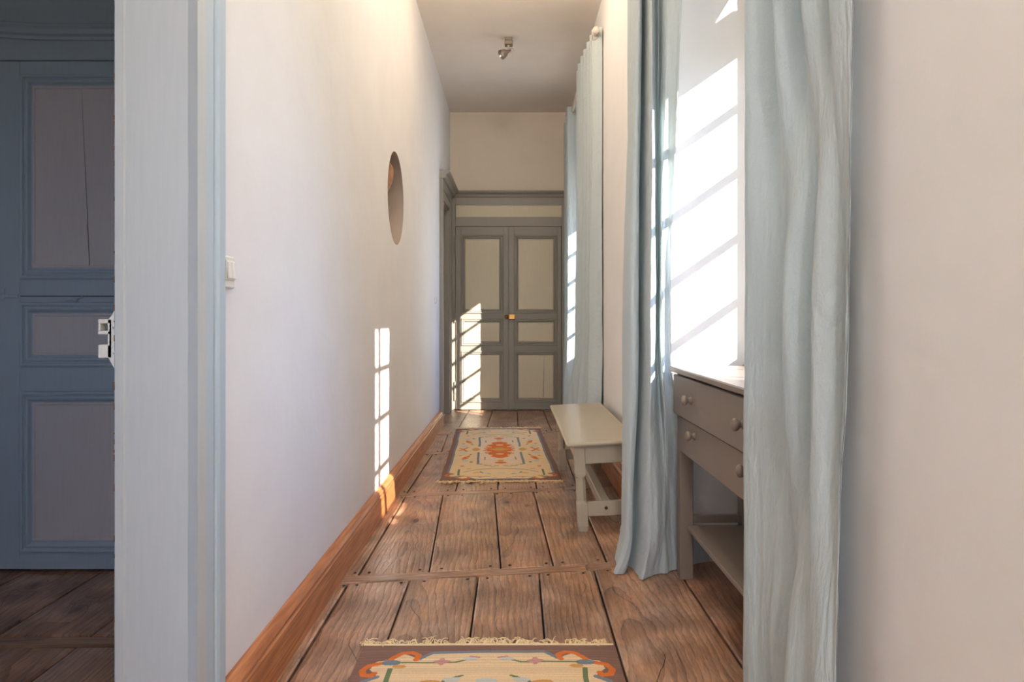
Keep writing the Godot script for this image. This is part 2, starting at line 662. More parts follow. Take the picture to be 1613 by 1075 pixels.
# ------------------------------------------------------------------ setting
var planks: Node3D
var plank_count := 0

func plank(a: Vector2, b: Vector2, c: Vector2, d: Vector2, name_ := "plank", tone := -1.0) -> void:
	# corners (X, d): near left, near right, far right, far left
	var g := Geo.new()
	var t := rng.randf_range(0.92, 1.36) if tone < 0.0 else tone
	g.tint = Color(t, t * rng.randf_range(0.95, 1.01), t * rng.randf_range(0.9, 1.0))
	var up := rng.randf_range(-0.0016, 0.0016)
	var corners := [a, b, c, d]
	var mid: Vector2 = (a + b + c + d) / 4.0
	var top := []
	var inn := []
	for q in corners:
		var y: float = rise(q.x) + up + rng.randf_range(-0.0008, 0.0008)
		top.append(P(q.x, y, q.y))
		var o: Vector2 = Vector2(signf(mid.x - q.x), signf(mid.y - q.y)) * 0.006
		inn.append(P(q.x + o.x, y, q.y + o.y))
	var col := rng.randi_range(0, 5)
	var u0 := (col + 0.03) / 6.0
	var span := clampf(absf(b.x - a.x) / 0.30, 0.1, 0.94) / 6.0
	u0 += rng.randf_range(0.0, 0.94 / 6.0 - span)
	var v0 := rng.randf_range(0.0, 0.1)
	var v1 := v0 + clampf((d.y - a.y) / 1.3, 0.05, 0.9)
	if rng.randf() < 0.5:
		var sw := v0; v0 = v1; v1 = sw
	if a.y - d.y == 0.0:
		return
	var uvs := [Vector2(u0, v0), Vector2(u0 + span, v0), Vector2(u0 + span, v1), Vector2(u0, v1)]
	if name_ == "batten":      # grain runs across the corridor
		uvs = [Vector2(u0, 0.05), Vector2(u0, 0.95), Vector2(u0 + 0.03, 0.95), Vector2(u0 + 0.03, 0.05)]
	g.quad(inn[0], inn[1], inn[2], inn[3], Vector3.UP, uvs)
	for k in 4:
		var j := (k + 1) % 4
		var out: Vector3 = (top[k] + top[j]) * 0.5 - P(mid.x, 0, mid.y)
		out.y = 0
		var lo := Vector3(0, -0.004, 0)
		g.quad(inn[k], inn[j], top[j] + lo, top[k] + lo, out.normalized() + Vector3.UP, [uvs[k], uvs[j], uvs[j], uvs[k]])
		var dn := Vector3(0, -0.03, 0)
		g.quad(top[k] + lo, top[j] + lo, top[j] + dn, top[k] + dn, out, [uvs[k], uvs[j], uvs[j], uvs[k]])
	part(name_, g, M.oak, planks)
	plank_count += 1


func build_floor() -> void:
	planks = thing("floor", "wide worn oak floorboards with dark gaps and cross battens", "floor", Vector3.ZERO, "structure")
	var sub := Geo.new()
	sub.slab(P(-3.0, -0.12, -3.7), P(1.4, -0.0305, 8.1), 0.0)
	part("subfloor", sub, M.subfloor, planks)
	var sk := 0.14
	var bats := [-3.5, -2.25, -0.98, 0.28, 1.55, 2.815, 4.13, 5.37, 6.25, 7.86]
	# gaps between boards in each bay: [X at the near end, X at the far end]
	var gaps := [
		[[-0.5, -0.5], [-0.2, -0.2], [0.1, 0.1], [0.4, 0.4]],
		[[-0.45, -0.45], [-0.15, -0.15], [0.15, 0.15], [0.45, 0.45]],
		[[-0.5, -0.5], [-0.2, -0.2], [0.1, 0.1], [0.4, 0.4]],
		[[-0.62, -0.63], [-0.4, -0.4], [-0.12, -0.12], [0.12, 0.12], [0.36, 0.36]],
		[[-0.645, -0.649], [-0.40, -0.413], [-0.142, -0.14], [0.098, 0.107], [0.325, 0.335], [0.675, 0.672]],
		[[-0.629, -0.63], [-0.345, -0.415], [-0.05, -0.11], [0.171, 0.125], [0.40, 0.385], [0.69, 0.69]],
		[[-0.637, -0.62], [-0.348, -0.36], [-0.093, -0.10], [0.147, 0.13], [0.40, 0.40], [0.66, 0.66]],
		[[-0.56, -0.59], [-0.3, -0.3], [-0.02, -0.03], [0.24, 0.25], [0.5, 0.5]],
		[[-0.53, -0.50], [-0.25, -0.23], [0.05, 0.05], [0.36, 0.345], [0.62, 0.62]],
	]
	var bw := 0.033
	var gp := 0.0035
	var nails := Geo.new()
	for i in bats.size() - 1:
		var left := XL - 0.02
		var xs: Array = [[left, left]] + gaps[i] + [[1.02, 1.02]]
		for k in xs.size() - 1:
			var aN: float = xs[k][0] + gp
			var aF: float = xs[k][1] + gp
			var bN: float = xs[k + 1][0] - gp
			var bF: float = xs[k + 1][1] - gp
			var nd := func(x: float) -> float: return bats[i] + sk * x + bw + 0.003
			var fd := func(x: float) -> float: return (bats[i + 1] + (sk * x if i < bats.size() - 2 else 0.0)) - bw - 0.003
			plank(Vector2(aN, nd.call(aN)), Vector2(bN, nd.call(bN)), Vector2(bF, fd.call(bF)), Vector2(aF, fd.call(aF)))
			for e in [0.035, 0.0]:
				for x in [lerpf(aN, bN, 0.13 + rng.randf() * 0.06), lerpf(aN, bN, 0.84 + rng.randf() * 0.06)]:
					var dd: float = nd.call(x) + 0.03 if e > 0.0 else fd.call(x) - 0.03
					nails.box(P(x, rise(x) + 0.0018, dd), Vector3(0.011, 0.003, 0.009), 0.0008, Basis(Vector3.UP, rng.randf()))
	for i in range(1, bats.size() - 1):
		var l := XL - 0.02
		plank(Vector2(l, bats[i] + sk * l - bw), Vector2(0.31, bats[i] + sk * 0.31 - bw), Vector2(0.31, bats[i] + sk * 0.31 + bw), Vector2(l, bats[i] + sk * l + bw), "batten", 1.1)
		plank(Vector2(0.312, bats[i] + sk * 0.312 - bw), Vector2(1.02, bats[i] + sk * 1.02 - bw), Vector2(1.02, bats[i] + sk * 1.02 + bw), Vector2(0.312, bats[i] + sk * 0.312 + bw), "batten", 1.1)
	part("nails", nails, M.nail, planks, "", "stuff")
	# the side room
	var sx := [-2.9, -2.62, -2.31, -2.0, -1.694, -1.386, -1.08, -0.748]
	for k in sx.size() - 1:
		plank(Vector2(sx[k] + gp, -1.3), Vector2(sx[k + 1] - gp, -1.3), Vector2(sx[k + 1] - gp, 0.5), Vector2(sx[k] + gp, 0.5))
		plank(Vector2(sx[k] + gp, 0.507), Vector2(sx[k + 1] - gp, 0.507), Vector2(sx[k + 1] - gp, 2.165), Vector2(sx[k] + gp, 2.165))
		plank(Vector2(sx[k] + gp, 2.24), Vector2(sx[k + 1] - gp, 2.24), Vector2(sx[k + 1] - gp, 2.84), Vector2(sx[k] + gp, 2.84))
	plank(Vector2(-2.9, 2.17), Vector2(-0.75, 2.17), Vector2(-0.75, 2.235), Vector2(-2.9, 2.235), "batten", 0.9)


func cut(parent: CSGShape3D, called: String, a: Vector3, b: Vector3, m: Material) -> void:
	var c := CSGBox3D.new()
	c.name = called
	c.operation = CSGShape3D.OPERATION_SUBTRACTION
	c.position = (a + b) * 0.5 - parent.position
	c.size = (b - a).abs()
	c.material = m
	parent.add_child(c, true)


func csg_wall(called: String, label: String, a: Vector3, b: Vector3, m: Material) -> CSGBox3D:
	var w := CSGBox3D.new()
	w.name = called
	w.position = (a + b) * 0.5
	w.size = (b - a).abs()
	w.material = m
	tag(w, label, "wall", "", "structure")
	add_child(w, true)
	return w


func wall(called: String, label: String, a: Vector3, b: Vector3, m: Material, category := "wall") -> void:
	var g := Geo.new()
	g.slab(a, b, 0.0)
	var o := MeshInstance3D.new()
	o.name = called
	o.position = (a + b) * 0.5
	o.mesh = g.mesh(o.position)
	o.material_override = m
	tag(o, label, category, "", "structure")
	add_child(o, true)


const WOFF := [0.0, 4.2, -4.2]
const WN := 1.45      # window opening, near and far
const WF := 2.85
const NN := 1.42      # niche near side

func build_shell() -> void:
	var pl: Material = M.plaster
	var wl := csg_wall("wall_left", "smooth white plastered long wall on the left of the corridor", P(XJ, -0.03, -3.65), P(XL, HC, DB + 0.15), pl)
	cut(wl, "doorway", P(XJ - 0.1, -0.1, 0.5), P(XL + 0.1, 2.2, 1.545), pl)
	cut(wl, "doorway", P(XJ - 0.1, -0.1, 6.83), P(XL + 0.1, 2.25, 7.50), pl)
	var cy := CSGCylinder3D.new()
	cy.name = "round_recess"
	cy.operation = CSGShape3D.OPERATION_SUBTRACTION
	cy.radius = 0.284
	cy.height = 0.26
	cy.sides = 72
	cy.smooth_faces = false
	cy.rotation = Vector3(0, 0, PI / 2)
	cy.position = P(XL, 1.786, 4.22) - wl.position
	cy.material = pl
	wl.add_child(cy, true)
	var wr := csg_wall("wall_right", "thick cream plastered window wall on the right of the corridor", P(XR, -0.03, -3.65), P(1.35, HC, DB + 0.15), pl)
	for o in WOFF:
		cut(wr, "niche", P(XR - 0.1, -0.1, NN + o), P(1.05, 3.05, WF + o), pl)
		cut(wr, "opening", P(1.0, 0.85, WN + o), P(1.5, 3.0, WF + o), pl)
	for o in WOFF:
		# the low wall under the window closes the niche from X 0.96 outwards
		pass
	wall("wall_back", "cream plastered end wall above the grey panelled doors", P(XJ, -0.03, DB), P(1.35, HC, DB + 0.15), M.back_plaster)
	var wf := csg_wall("wall_front", "white wall closing the corridor behind the viewer", P(XJ, -0.03, -3.75), P(1.35, HC, -3.5), pl)
	cut(wf, "opening", P(-0.62, 0.3, -3.9), P(0.58, 3.0, -3.4), pl)
	wall("ceiling", "flat warm cream plaster ceiling of the corridor", P(-3.0, HC, -3.65), P(1.35, HC + 0.2, DB + 0.15), M.ceiling, "ceiling")
	wall("wall_beyond", "dim blue panelled wall around the door of the side room", P(-3.0, -0.03, 2.84), P(XJ, HC, 2.98), M.blue_paint)
	wall("wall_side_left", "far left wall of the dim side room", P(-3.05, -0.03, -1.4), P(-2.9, HC, 2.98), M.plaster)
	var ws := csg_wall("wall_side_near", "near wall of the dim side room", P(-3.0, -0.03, -1.45), P(XJ, HC, -1.3), M.plaster)
	cut(ws, "opening", P(-2.4, 0.9, -1.6), P(-1.2, 2.6, -1.2), M.plaster)


func build_window(i: int) -> void:
	var o: float = WOFF[i]
	var names := ["tall white casement window in the deep niche behind the console table", "tall white casement window in the niche at the far end of the corridor", "unseen tall white casement window in the niche behind the viewer, lighting the near walls"]  # the third is out of view, placed to light the near walls
	var w := thing("window_%d" % (i + 1), names[i], "window", P(1.0, 0.85, 2.15 + o), "structure")
	var n := WN + o
	var f := WF + o
	var x0 := 0.985
	var x1 := 1.05
	# low wall and sill
	var g := Geo.new()
	g.slab(P(0.965, 0.0, NN + o), P(1.04, 0.85, f), 0.0)
	part("parapet", g, M.plaster, w)
	g = Geo.new()
	g.slab(P(0.955, 0.828, n - 0.1), P(1.06, 0.85, f), 0.004)
	part("sill", g, M.console_paint, w)
	g = Geo.new()
	g.slab(P(1.06, 0.80, n), P(1.42, 0.862, f), 0.01)
	part("unseen_outer_sill", g, M.stone, w)  # out of view, dark so less sun bounces onto the reveal
	# near cheek between niche and opening
	g = Geo.new()
	g.slab(P(1.0, 0.85, NN + o), P(1.05, 3.05, n), 0.0)
	part("cheek", g, M.plaster, w)
	# frame: jambs, head, bottom rail, transom
	g = Geo.new()
	g.slab(P(x0, 0.85, n), P(x1, 3.0, n + 0.055), 0.004)
	g.slab(P(x0, 0.85, f - 0.055), P(x1, 3.0, f), 0.004)
	g.slab(P(x0, 2.94, n), P(x1, 3.0, f), 0.004)
	part("frame", g, M.white_paint, w)
	g = Geo.new()
	g.slab(P(x0, 0.85, n + 0.055), P(x1, 0.912, f - 0.055), 0.004)
	part("bottom_rail", g, M.white_paint, w)
	g = Geo.new()
	g.slab(P(x0 - 0.012, 2.205, n + 0.055), P(x1, 2.37, f - 0.055), 0.006)
	part("transom", g, M.white_paint, w)
	var cols := [n + 0.055, 1.90 + o, 2.37 + o, f - 0.055]
	var rows := [0.912, 1.166, 1.433, 1.706, 1.977, 2.205]
	var upper := [2.37, 2.94]
	for c in [1, 2]:
		g = Geo.new()
		g.slab(P(x0 + 0.015, 0.912, cols[c] - 0.014), P(x1 - 0.012, 2.205, cols[c] + 0.014), 0.004)
		g.slab(P(x0 + 0.015, 2.37, cols[c] - 0.014), P(x1 - 0.012, 2.94, cols[c] + 0.014), 0.004)
		part("upright_bar", g, M.white_paint, w)
	for r in [rows[1], rows[2], rows[3], rows[4]]:
		g = Geo.new()
		g.slab(P(x0 + 0.02, r - 0.0125, n + 0.055), P(x1 - 0.015, r + 0.0125, f - 0.055), 0.003)
		part("glazing_bar", g, M.white_paint, w)
	g = Geo.new()     # unseen board shaped to block sun in the top light except its lower corners
	g.prism([Vector2(-(1.85 + o), 2.37), Vector2(-(1.50 + o), 2.565), Vector2(-(1.50 + o), 2.945), Vector2(-(2.80 + o), 2.945), Vector2(-(2.80 + o), 2.555), Vector2(-(2.60 + o), 2.37)], Vector3(1.026, 0, 0), Vector3(0, 0, 1), Vector3.UP, 0.0, -0.016, 0.0)
	part("unseen_top_board", g, M.white_paint, w)
	for c in 3:
		for set_ in [rows, upper]:
			for r in set_.size() - 1:
				g = Geo.new()
				g.slab(P(1.018, set_[r] + 0.002, cols[c] + 0.002), P(1.022, set_[r + 1] - 0.002, cols[c + 1] - 0.002), 0.0)
				part("pane", g, M.glass, w)


func build_unseen_front_window() -> void:  # out of view, placed to light surfaces facing the viewer
	var w := thing("window_4", "unseen tall white window in the end wall, lighting the corridor from behind the viewer", "window", P(0, 0.3, -3.6), "structure")
	var g := Geo.new()
	for x in [[-0.62, -0.56], [-0.03, 0.0], [0.52, 0.58]]:
		g.slab(P(x[0], 0.3, -3.62), P(x[1], 3.0, -3.56), 0.004)
	for h in [[0.3, 0.4], [1.2, 1.23], [2.1, 2.13], [2.94, 3.0]]:
		g.slab(P(-0.62, h[0], -3.615), P(0.58, h[1], -3.565), 0.004)
	part("frame", g, M.white_paint, w)
	for x in [[-0.56, -0.03], [0.0, 0.52]]:
		for h in [[0.4, 1.2], [1.23, 2.1], [2.13, 2.94]]:
			g = Geo.new()
			g.slab(P(x[0], h[0], -3.592), P(x[1], h[1], -3.588), 0.0)
			part("pane", g, M.glass, w)


func build_added_side_window() -> void:  # added out of view to brighten the blue door
	var w := thing("window_5", "added small window in the near wall of the dim side room, lighting its blue door", "window", P(-1.65, 0.9, -1.38), "structure")
	var g := Geo.new()
	for x in [[-2.4, -2.34], [-1.815, -1.785], [-1.26, -1.2]]:
		g.slab(P(x[0], 0.9, -1.40), P(x[1], 2.6, -1.36), 0.004)
	for h in [[0.9, 0.97], [1.73, 1.76], [2.54, 2.6]]:
		g.slab(P(-2.4, h[0], -1.395), P(-1.2, h[1], -1.365), 0.004)
	part("frame", g, M.white_paint, w)
	for x in [[-2.34, -1.815], [-1.785, -1.26]]:
		for h in [[0.97, 1.73], [1.76, 2.54]]:
			g = Geo.new()
			g.slab(P(x[0], h[0], -1.382), P(x[1], h[1], -1.378), 0.0)
			part("pane", g, M.glass, w)


# unseen ground outside: pale gravel and an added white wall bounce sun in, lawn beyond
func build_outside() -> void:
	var gr := thing("ground", "unseen pale gravel and lawn outside the windows, bouncing sun up to the ceiling", "ground", P(6, -0.5, 4), "structure")
	var g := Geo.new()
	g.slab(P(1.36, -0.6, 2.9), P(14.0, -0.45, 9.2), 0.0)
	part("gravel", g, M.gravel, gr)
	g = Geo.new()
	g.slab(P(1.36, -0.7, -30.0), P(40.0, -0.5, 2.9), 0.0)
	g.slab(P(14.0, -0.7, 2.9), P(40.0, -0.5, 30.0), 0.0)
	part("lawn", g, M.lawn, gr)
	# added tall evergreens, out of view, blocking low sky on the sun side
	g = Geo.new()
	var hn := FastNoiseLite.new()
	hn.seed = 3; hn.frequency = 0.5
	var rows := []
	for i in 13:
		var f := float(i) / 12.0
		var row := PackedVector3Array()
		for j in 61:
			var x := 2.0 + 26.0 * j / 60.0
			var wd := 0.9 * sin(PI * clampf(f, 0.03, 0.97)) + 0.25
			var hh := 6.4 * minf(1.0, sin(PI * f) * 1.8) - 0.5
			row.append(P(x + 0.2 * hn.get_noise_2d(x * 3.0, f * 9.0), hh + 0.35 * hn.get_noise_2d(x * 2.0, f * 8.0 + 30.0), -7.0 + (f - 0.5) * 2.4 * wd + 0.3 * hn.get_noise_2d(x * 3.0 + 50.0, f * 9.0)))
		rows.append(row)
	g.grid(rows, true)
	part("added_hedge", g, M.added_hedge, gr)
	wall("added_bounce_wall", "added white wall across the gravel, bouncing sun in through the windows", P(2.6, -0.6, 9.2), P(14.0, 7.5, 9.6), M.plaster)  # added reflector, out of view, throws sunlight onto the left wall


# added opal fill lamps brightening the corridor, all above or behind what the camera sees
func build_fill_lamps() -> void:
	for l in [[-2.4, 1.9, "behind the viewer, nearer the end wall", Color(1.0, 0.97, 0.94)], [-0.5, 0.36, "behind the viewer, nearer the blue doorway", Color(1.0, 0.96, 0.93)], [1.9, 0.22, "above the console table's end of the corridor", Color(1.0, 0.92, 0.82)], [3.3, 0.30, "above the near end of the bench", Color(1.0, 0.93, 0.85)], [4.5, 0.17, "above the far end of the bench", Color(1.0, 0.90, 0.78)]]:
		var at := P(0.0, HC, l[0])
		var t := thing("fill_ceiling_lamp", "added round opal glass fill lamp " + str(l[2]), "lamp", at, "", "added fill lamps of the corridor")
		var g := Geo.new()
		g.lathe(at, Vector3.DOWN, [Vector2(0.10, 0), Vector2(0.10, 0.02), Vector2(0.06, 0.03)], 24)
		part("base", g, M.brass, t)
		g = Geo.new()
		var pr := []
		for k in 15:
			var an := PI * k / 14.0
			pr.append(Vector2(0.12 * sin(an), 0.025 + 0.09 * (1.0 - cos(an))))
		g.lathe(at, Vector3.DOWN, pr, 28)
		part("glass_lamp_shade", g, M.glow, t)
		var o := OmniLight3D.new()
		o.name = "fill_lamp_light"
		o.position = Vector3(0, -0.115, 0)
		o.light_color = l[3]
		o.light_energy = l[1]
		o.light_size = 0.1
		o.omni_range = 14.0
		o.omni_attenuation = 2.0
		o.shadow_enabled = true
		t.add_child(o)


func build_baseboards() -> void:
	# profile: (out from wall, height)
	var prof := [Vector2(0, 0), Vector2(0.046, 0), Vector2(0.038, 0.106), Vector2(0.030, 0.111), Vector2(0.034, 0.115), Vector2(0.034, 0.122), Vector2(0.026, 0.132), Vector2(0.010, 0.139), Vector2(0, 0.140)]
	var runs := [["baseboard_left", "orange varnished wooden baseboard along the white left wall", [[XL, 1.66, 6.70, 1.0]]],
		["baseboard_right", "orange varnished wooden baseboard behind the bench", [[XR, 2.85, NN + 4.2, -1.0]]]]
	for r in runs:
		var t := thing(r[0], r[1], "baseboard", P(r[2][0][0], 0, r[2][0][1]), "structure")
		for s in r[2]:
			var pts := []
			var y0 := rise(s[0]) * 0.9
			for p in prof:
				pts.append(p + Vector2(0, y0))
			var pieces := [s[1], 3.62, s[2]] if s[3] > 0 else [s[1], s[2]]
			for k in pieces.size() - 1:
				var g := Geo.new()
				var ua := Vector3(s[3], 0, 0)
				g.sweep(pts, P(s[0], 0, pieces[k] + 0.0008), P(s[0], 0, pieces[k + 1] - 0.0008), ua, ua, Vector3.UP)
				for q in g.v.size():
					g.uv[q] = Vector2(g.v[q].z * 0.9, (g.v[q].y + absf(g.v[q].x - s[0])) * 3.0)
				part("board", g, M.pine, t)


# a panelled door leaf in the plane d = front, facing the camera; panels [x0, x1, h0, h1]
const MOULD := [Vector2(0, 0.0), Vector2(0.0, 0.007), Vector2(0.007, 0.010), Vector2(0.013, 0.008), Vector2(0.016, 0.001), Vector2(0.020, 0.001), Vector2(0.026, 0.006), Vector2(0.033, 0.003), Vector2(0.040, -0.008), Vector2(0.046, -0.009)]

func leaf(t: Node3D, x0: float, x1: float, h0: float, h1: float, front: float, panels: Array, stile: Material, panel: Material, mould: Material) -> void:
	var th := 0.035
	var px0: float = panels[0][0]
	var px1: float = panels[0][1]
	var g := Geo.new()
	g.slab(P(x0, h0, front), P(px0, h1, front + th), 0.003)
	part("stile", g, stile, t)
	g = Geo.new()
	g.slab(P(px1, h0, front), P(x1, h1, front + th), 0.003)
	part("stile", g, stile, t)
	var ys := [h0]
	for p in panels:
		ys.append(p[2]); ys.append(p[3])
	ys.append(h1)
	for k in range(0, ys.size(), 2):
		g = Geo.new()
		g.slab(P(px0 - 0.001, ys[k], front + 0.0005), P(px1 + 0.001, ys[k + 1], front + th - 0.001), 0.002)
		part("rail", g, stile, t)
	for p in panels:
		g = Geo.new()
		var w: float = p[1] - p[0]
		var h: float = p[3] - p[2]
		var o := P(p[0], p[2], front)
		g.frame(Rect2(0, 0, w, h), MOULD, o, Vector3.RIGHT, Vector3.UP)
		part("moulding", g, mould, t)
		g = Geo.new()
		var inr := Rect2(0.040, 0.040, w - 0.08, h - 0.08)
		var split: Array = p[4] if p.size() > 4 else []
		var polys := [[Vector2(inr.position.x, inr.position.y), Vector2(inr.end.x, inr.position.y), inr.end, Vector2(inr.position.x, inr.end.y)]]
		if split.size():
			# [x bottom, x top, width bottom, width top, start height] of a crack
			var xb: float = split[0] - p[0]
			var xt: float = split[1] - p[0]
			polys = [[inr.position, Vector2(xb - split[2] / 2, inr.position.y), Vector2(xt - split[3] / 2, inr.end.y), Vector2(inr.position.x, inr.end.y)],
				[Vector2(xb + split[2] / 2, inr.position.y), Vector2(inr.end.x, inr.position.y), inr.end, Vector2(xt + split[3] / 2, inr.end.y)]]
		for q in polys:
			g = Geo.new()
			g.prism(q, o, Vector3.RIGHT, Vector3.UP, -0.028, -0.009, 0.0)
			part("panel", g, panel, t)
		# raised fillet just inside the moulding
		g = Geo.new()
		g.frame(Rect2(0.046, 0.046, w - 0.092, h - 0.092), [Vector2(0, -0.009), Vector2(0.002, -0.005), Vector2(0.008, -0.005), Vector2(0.011, -0.009)], o, Vector3.RIGHT, Vector3.UP)
		part("fillet", g, panel, t)
		g = Geo.new()
		g.slab(P(p[0], p[2], front + 0.030), P(p[1], p[3], front + 0.034), 0.0)
		part("backing", g, M.seam, t)


func build_back_wall() -> void:
	var gm: Material = M.grey_paint
	# frame round the double door, cream strip, cornice carried on over the left doorway
	var t := thing("trim_1", "grey painted door surround with moulded cornice and a cream strip over the double door", "door surround", P(0, 0, DB), "structure")
	var g := Geo.new()
	g.slab(P(XL + 0.002, 0, DB - 0.05), P(-0.659, 2.43, DB), 0.004)
	part("casing", g, gm, t)
	g = Geo.new()
	g.slab(P(0.556, 0, DB - 0.05), P(XR - 0.001, 2.43, DB), 0.004)
	part("casing", g, gm, t)
	g = Geo.new()
	g.slab(P(-0.659, 2.10, DB - 0.05), P(0.556, 2.208, DB), 0.005)
	part("head_board", g, gm, t)
	g = Geo.new()
	g.slab(P(-0.650, 2.208, DB - 0.045), P(0.556, 2.342, DB), 0.0)
	part("cream_strip", g, M.cream_panel, t, "cream strip")
	g = Geo.new()
	g.slab(P(-0.659, 2.342, DB - 0.05), P(0.556, 2.43, DB), 0.004)
	part("frieze", g, gm, t)
	var prof := [Vector2(0, 0), Vector2(0.052, 0.0), Vector2(0.055, 0.008), Vector2(0.060, 0.012), Vector2(0.064, 0.03), Vector2(0.075, 0.044), Vector2(0.092, 0.052), Vector2(0.094, 0.060), Vector2(0.102, 0.062), Vector2(0.104, 0.076), Vector2(0.0, 0.080)]
	g = Geo.new()
	var y := 2.427
	g.sweep(prof, P(XL, y, DB), P(XR, y, DB), Vector3(1, 0, 1), Vector3(0, 0, 1), Vector3.UP)
	part("cornice", g, gm, t)
	# left doorway surround
	var s := thing("trim_2", "grey painted casing and cornice of the doorway on the left by the double door", "door surround", P(XL, 0, 6.75), "structure")
	g = Geo.new()
	g.sweep(prof, P(XL, y, 6.70), P(XL, y, DB), Vector3(1, 0, 0), Vector3(1, 0, 1), Vector3.UP)
	part("cornice", g, gm, s)
	g = Geo.new()
	g.slab(P(XL, 0, 6.71), P(XL + 0.038, 2.43, 6.76), 0.004)
	g.slab(P(XL, 0, 6.76), P(XL + 0.028, 2.25, 6.84), 0.004)
	part("casing", g, gm, s)
	g = Geo.new()
	g.slab(P(XL, 0, 7.49), P(XL + 0.028, 2.25, 7.57), 0.004)
	g.slab(P(XL, 0, 7.57), P(XL + 0.038, 2.43, 7.62), 0.004)
	g.slab(P(XL, 0, 7.62), P(XL + 0.030, 2.43, DB), 0.0)
	part("casing", g, gm, s)
	g = Geo.new()
	g.slab(P(XL, 2.24, 6.76), P(XL + 0.028, 2.33, 7.57), 0.004)
	g.slab(P(XL, 2.33, 6.76), P(XL + 0.038, 2.43, 7.57), 0.004)
	part("lintel", g, gm, s)
	g = Geo.new()
	g.slab(P(XJ, 0, 6.83), P(XL + 0.01, 2.25, 6.85), 0.0)
	g.slab(P(XJ, 0, 7.48), P(XL + 0.01, 2.25, 7.50), 0.0)
	g.slab(P(XJ, 2.23, 6.85), P(XL + 0.01, 2.25, 7.48), 0.0)
	part("lining", g, gm, s)
	# the closed door in it
	var d4 := thing("door_4", "grey door closed in the left doorway beside the double door", "door", P(XJ + 0.02, 0, 7.165), "structure")
	g = Geo.new()
	g.slab(P(XJ + 0.0, 0.006, 6.853), P(XJ + 0.04, 2.226, 7.477), 0.003)
	part("leaf", g, gm, d4)
	# the two leaves
	var front := DB - 0.056
	var L := thing("door_1", "left leaf of the grey and cream panelled double door with sun patch", "door", P(-0.354, 0, front), "structure")
	leaf(L, -0.655, -0.053, 0.006, 2.096, front, [[-0.591, -0.110, 0.09, 0.675], [-0.591, -0.110, 0.737, 1.047], [-0.591, -0.110, 1.106, 2.0]], gm, M.cream_panel, gm)
	var R := thing("door_2", "right leaf of the grey and cream panelled double door with brass rim lock", "door", P(0.25, 0, front), "structure")
	leaf(R, -0.048, 0.552, 0.006, 2.096, front, [[0.015, 0.507, 0.09, 0.675, [0.345, 0.358, 0.004, 0.002]], [0.015, 0.507, 0.737, 1.047], [0.015, 0.507, 1.106, 2.0]], gm, M.cream_panel, gm)
	for h in [1.88, 1.11, 0.22]:
		g = Geo.new()
		g.lathe(P(-0.663, h - 0.11, front - 0.006), Vector3.UP, [Vector2(0, 0), Vector2(0.008, 0.002), Vector2(0.008, 0.075), Vector2(0.006, 0.078), Vector2(0.006, 0.082), Vector2(0.009, 0.085), Vector2(0.009, 0.145), Vector2(0.006, 0.148), Vector2(0.006, 0.152), Vector2(0.008, 0.155), Vector2(0.008, 0.218), Vector2(0, 0.22)], 10)
		part("hinge", g, gm, L)
	# lock
	g = Geo.new()
	g.slab(P(-0.046, 1.037, front - 0.026), P(0.022, 1.096, front), 0.004)
	var lk := part("rim_lock", g, M.brass, R, "brass rim lock")
	g = Geo.new()
	for x in [-0.036, 0.006]:
		g.lathe(P(x, 1.031, front - 0.014), Vector3.UP, [Vector2(0, 0), Vector2(0.008, 0), Vector2(0.008, 0.006)], 8)
	part("screw", g, M.dark_metal, lk)
	g = Geo.new()
	g.lathe(P(-0.074, 1.066, front), Vector3(0, 0, 1), [Vector2(0.018, 0), Vector2(0.018, 0.005), Vector2(0.009, 0.008), Vector2(0.009, 0.025), Vector2(0.018, 0.032), Vector2(0.023, 0.042), Vector2(0.020, 0.052), Vector2(0.010, 0.058), Vector2(0, 0.060)], 18)
	part("knob", g, M.brass, L, "brass knob")


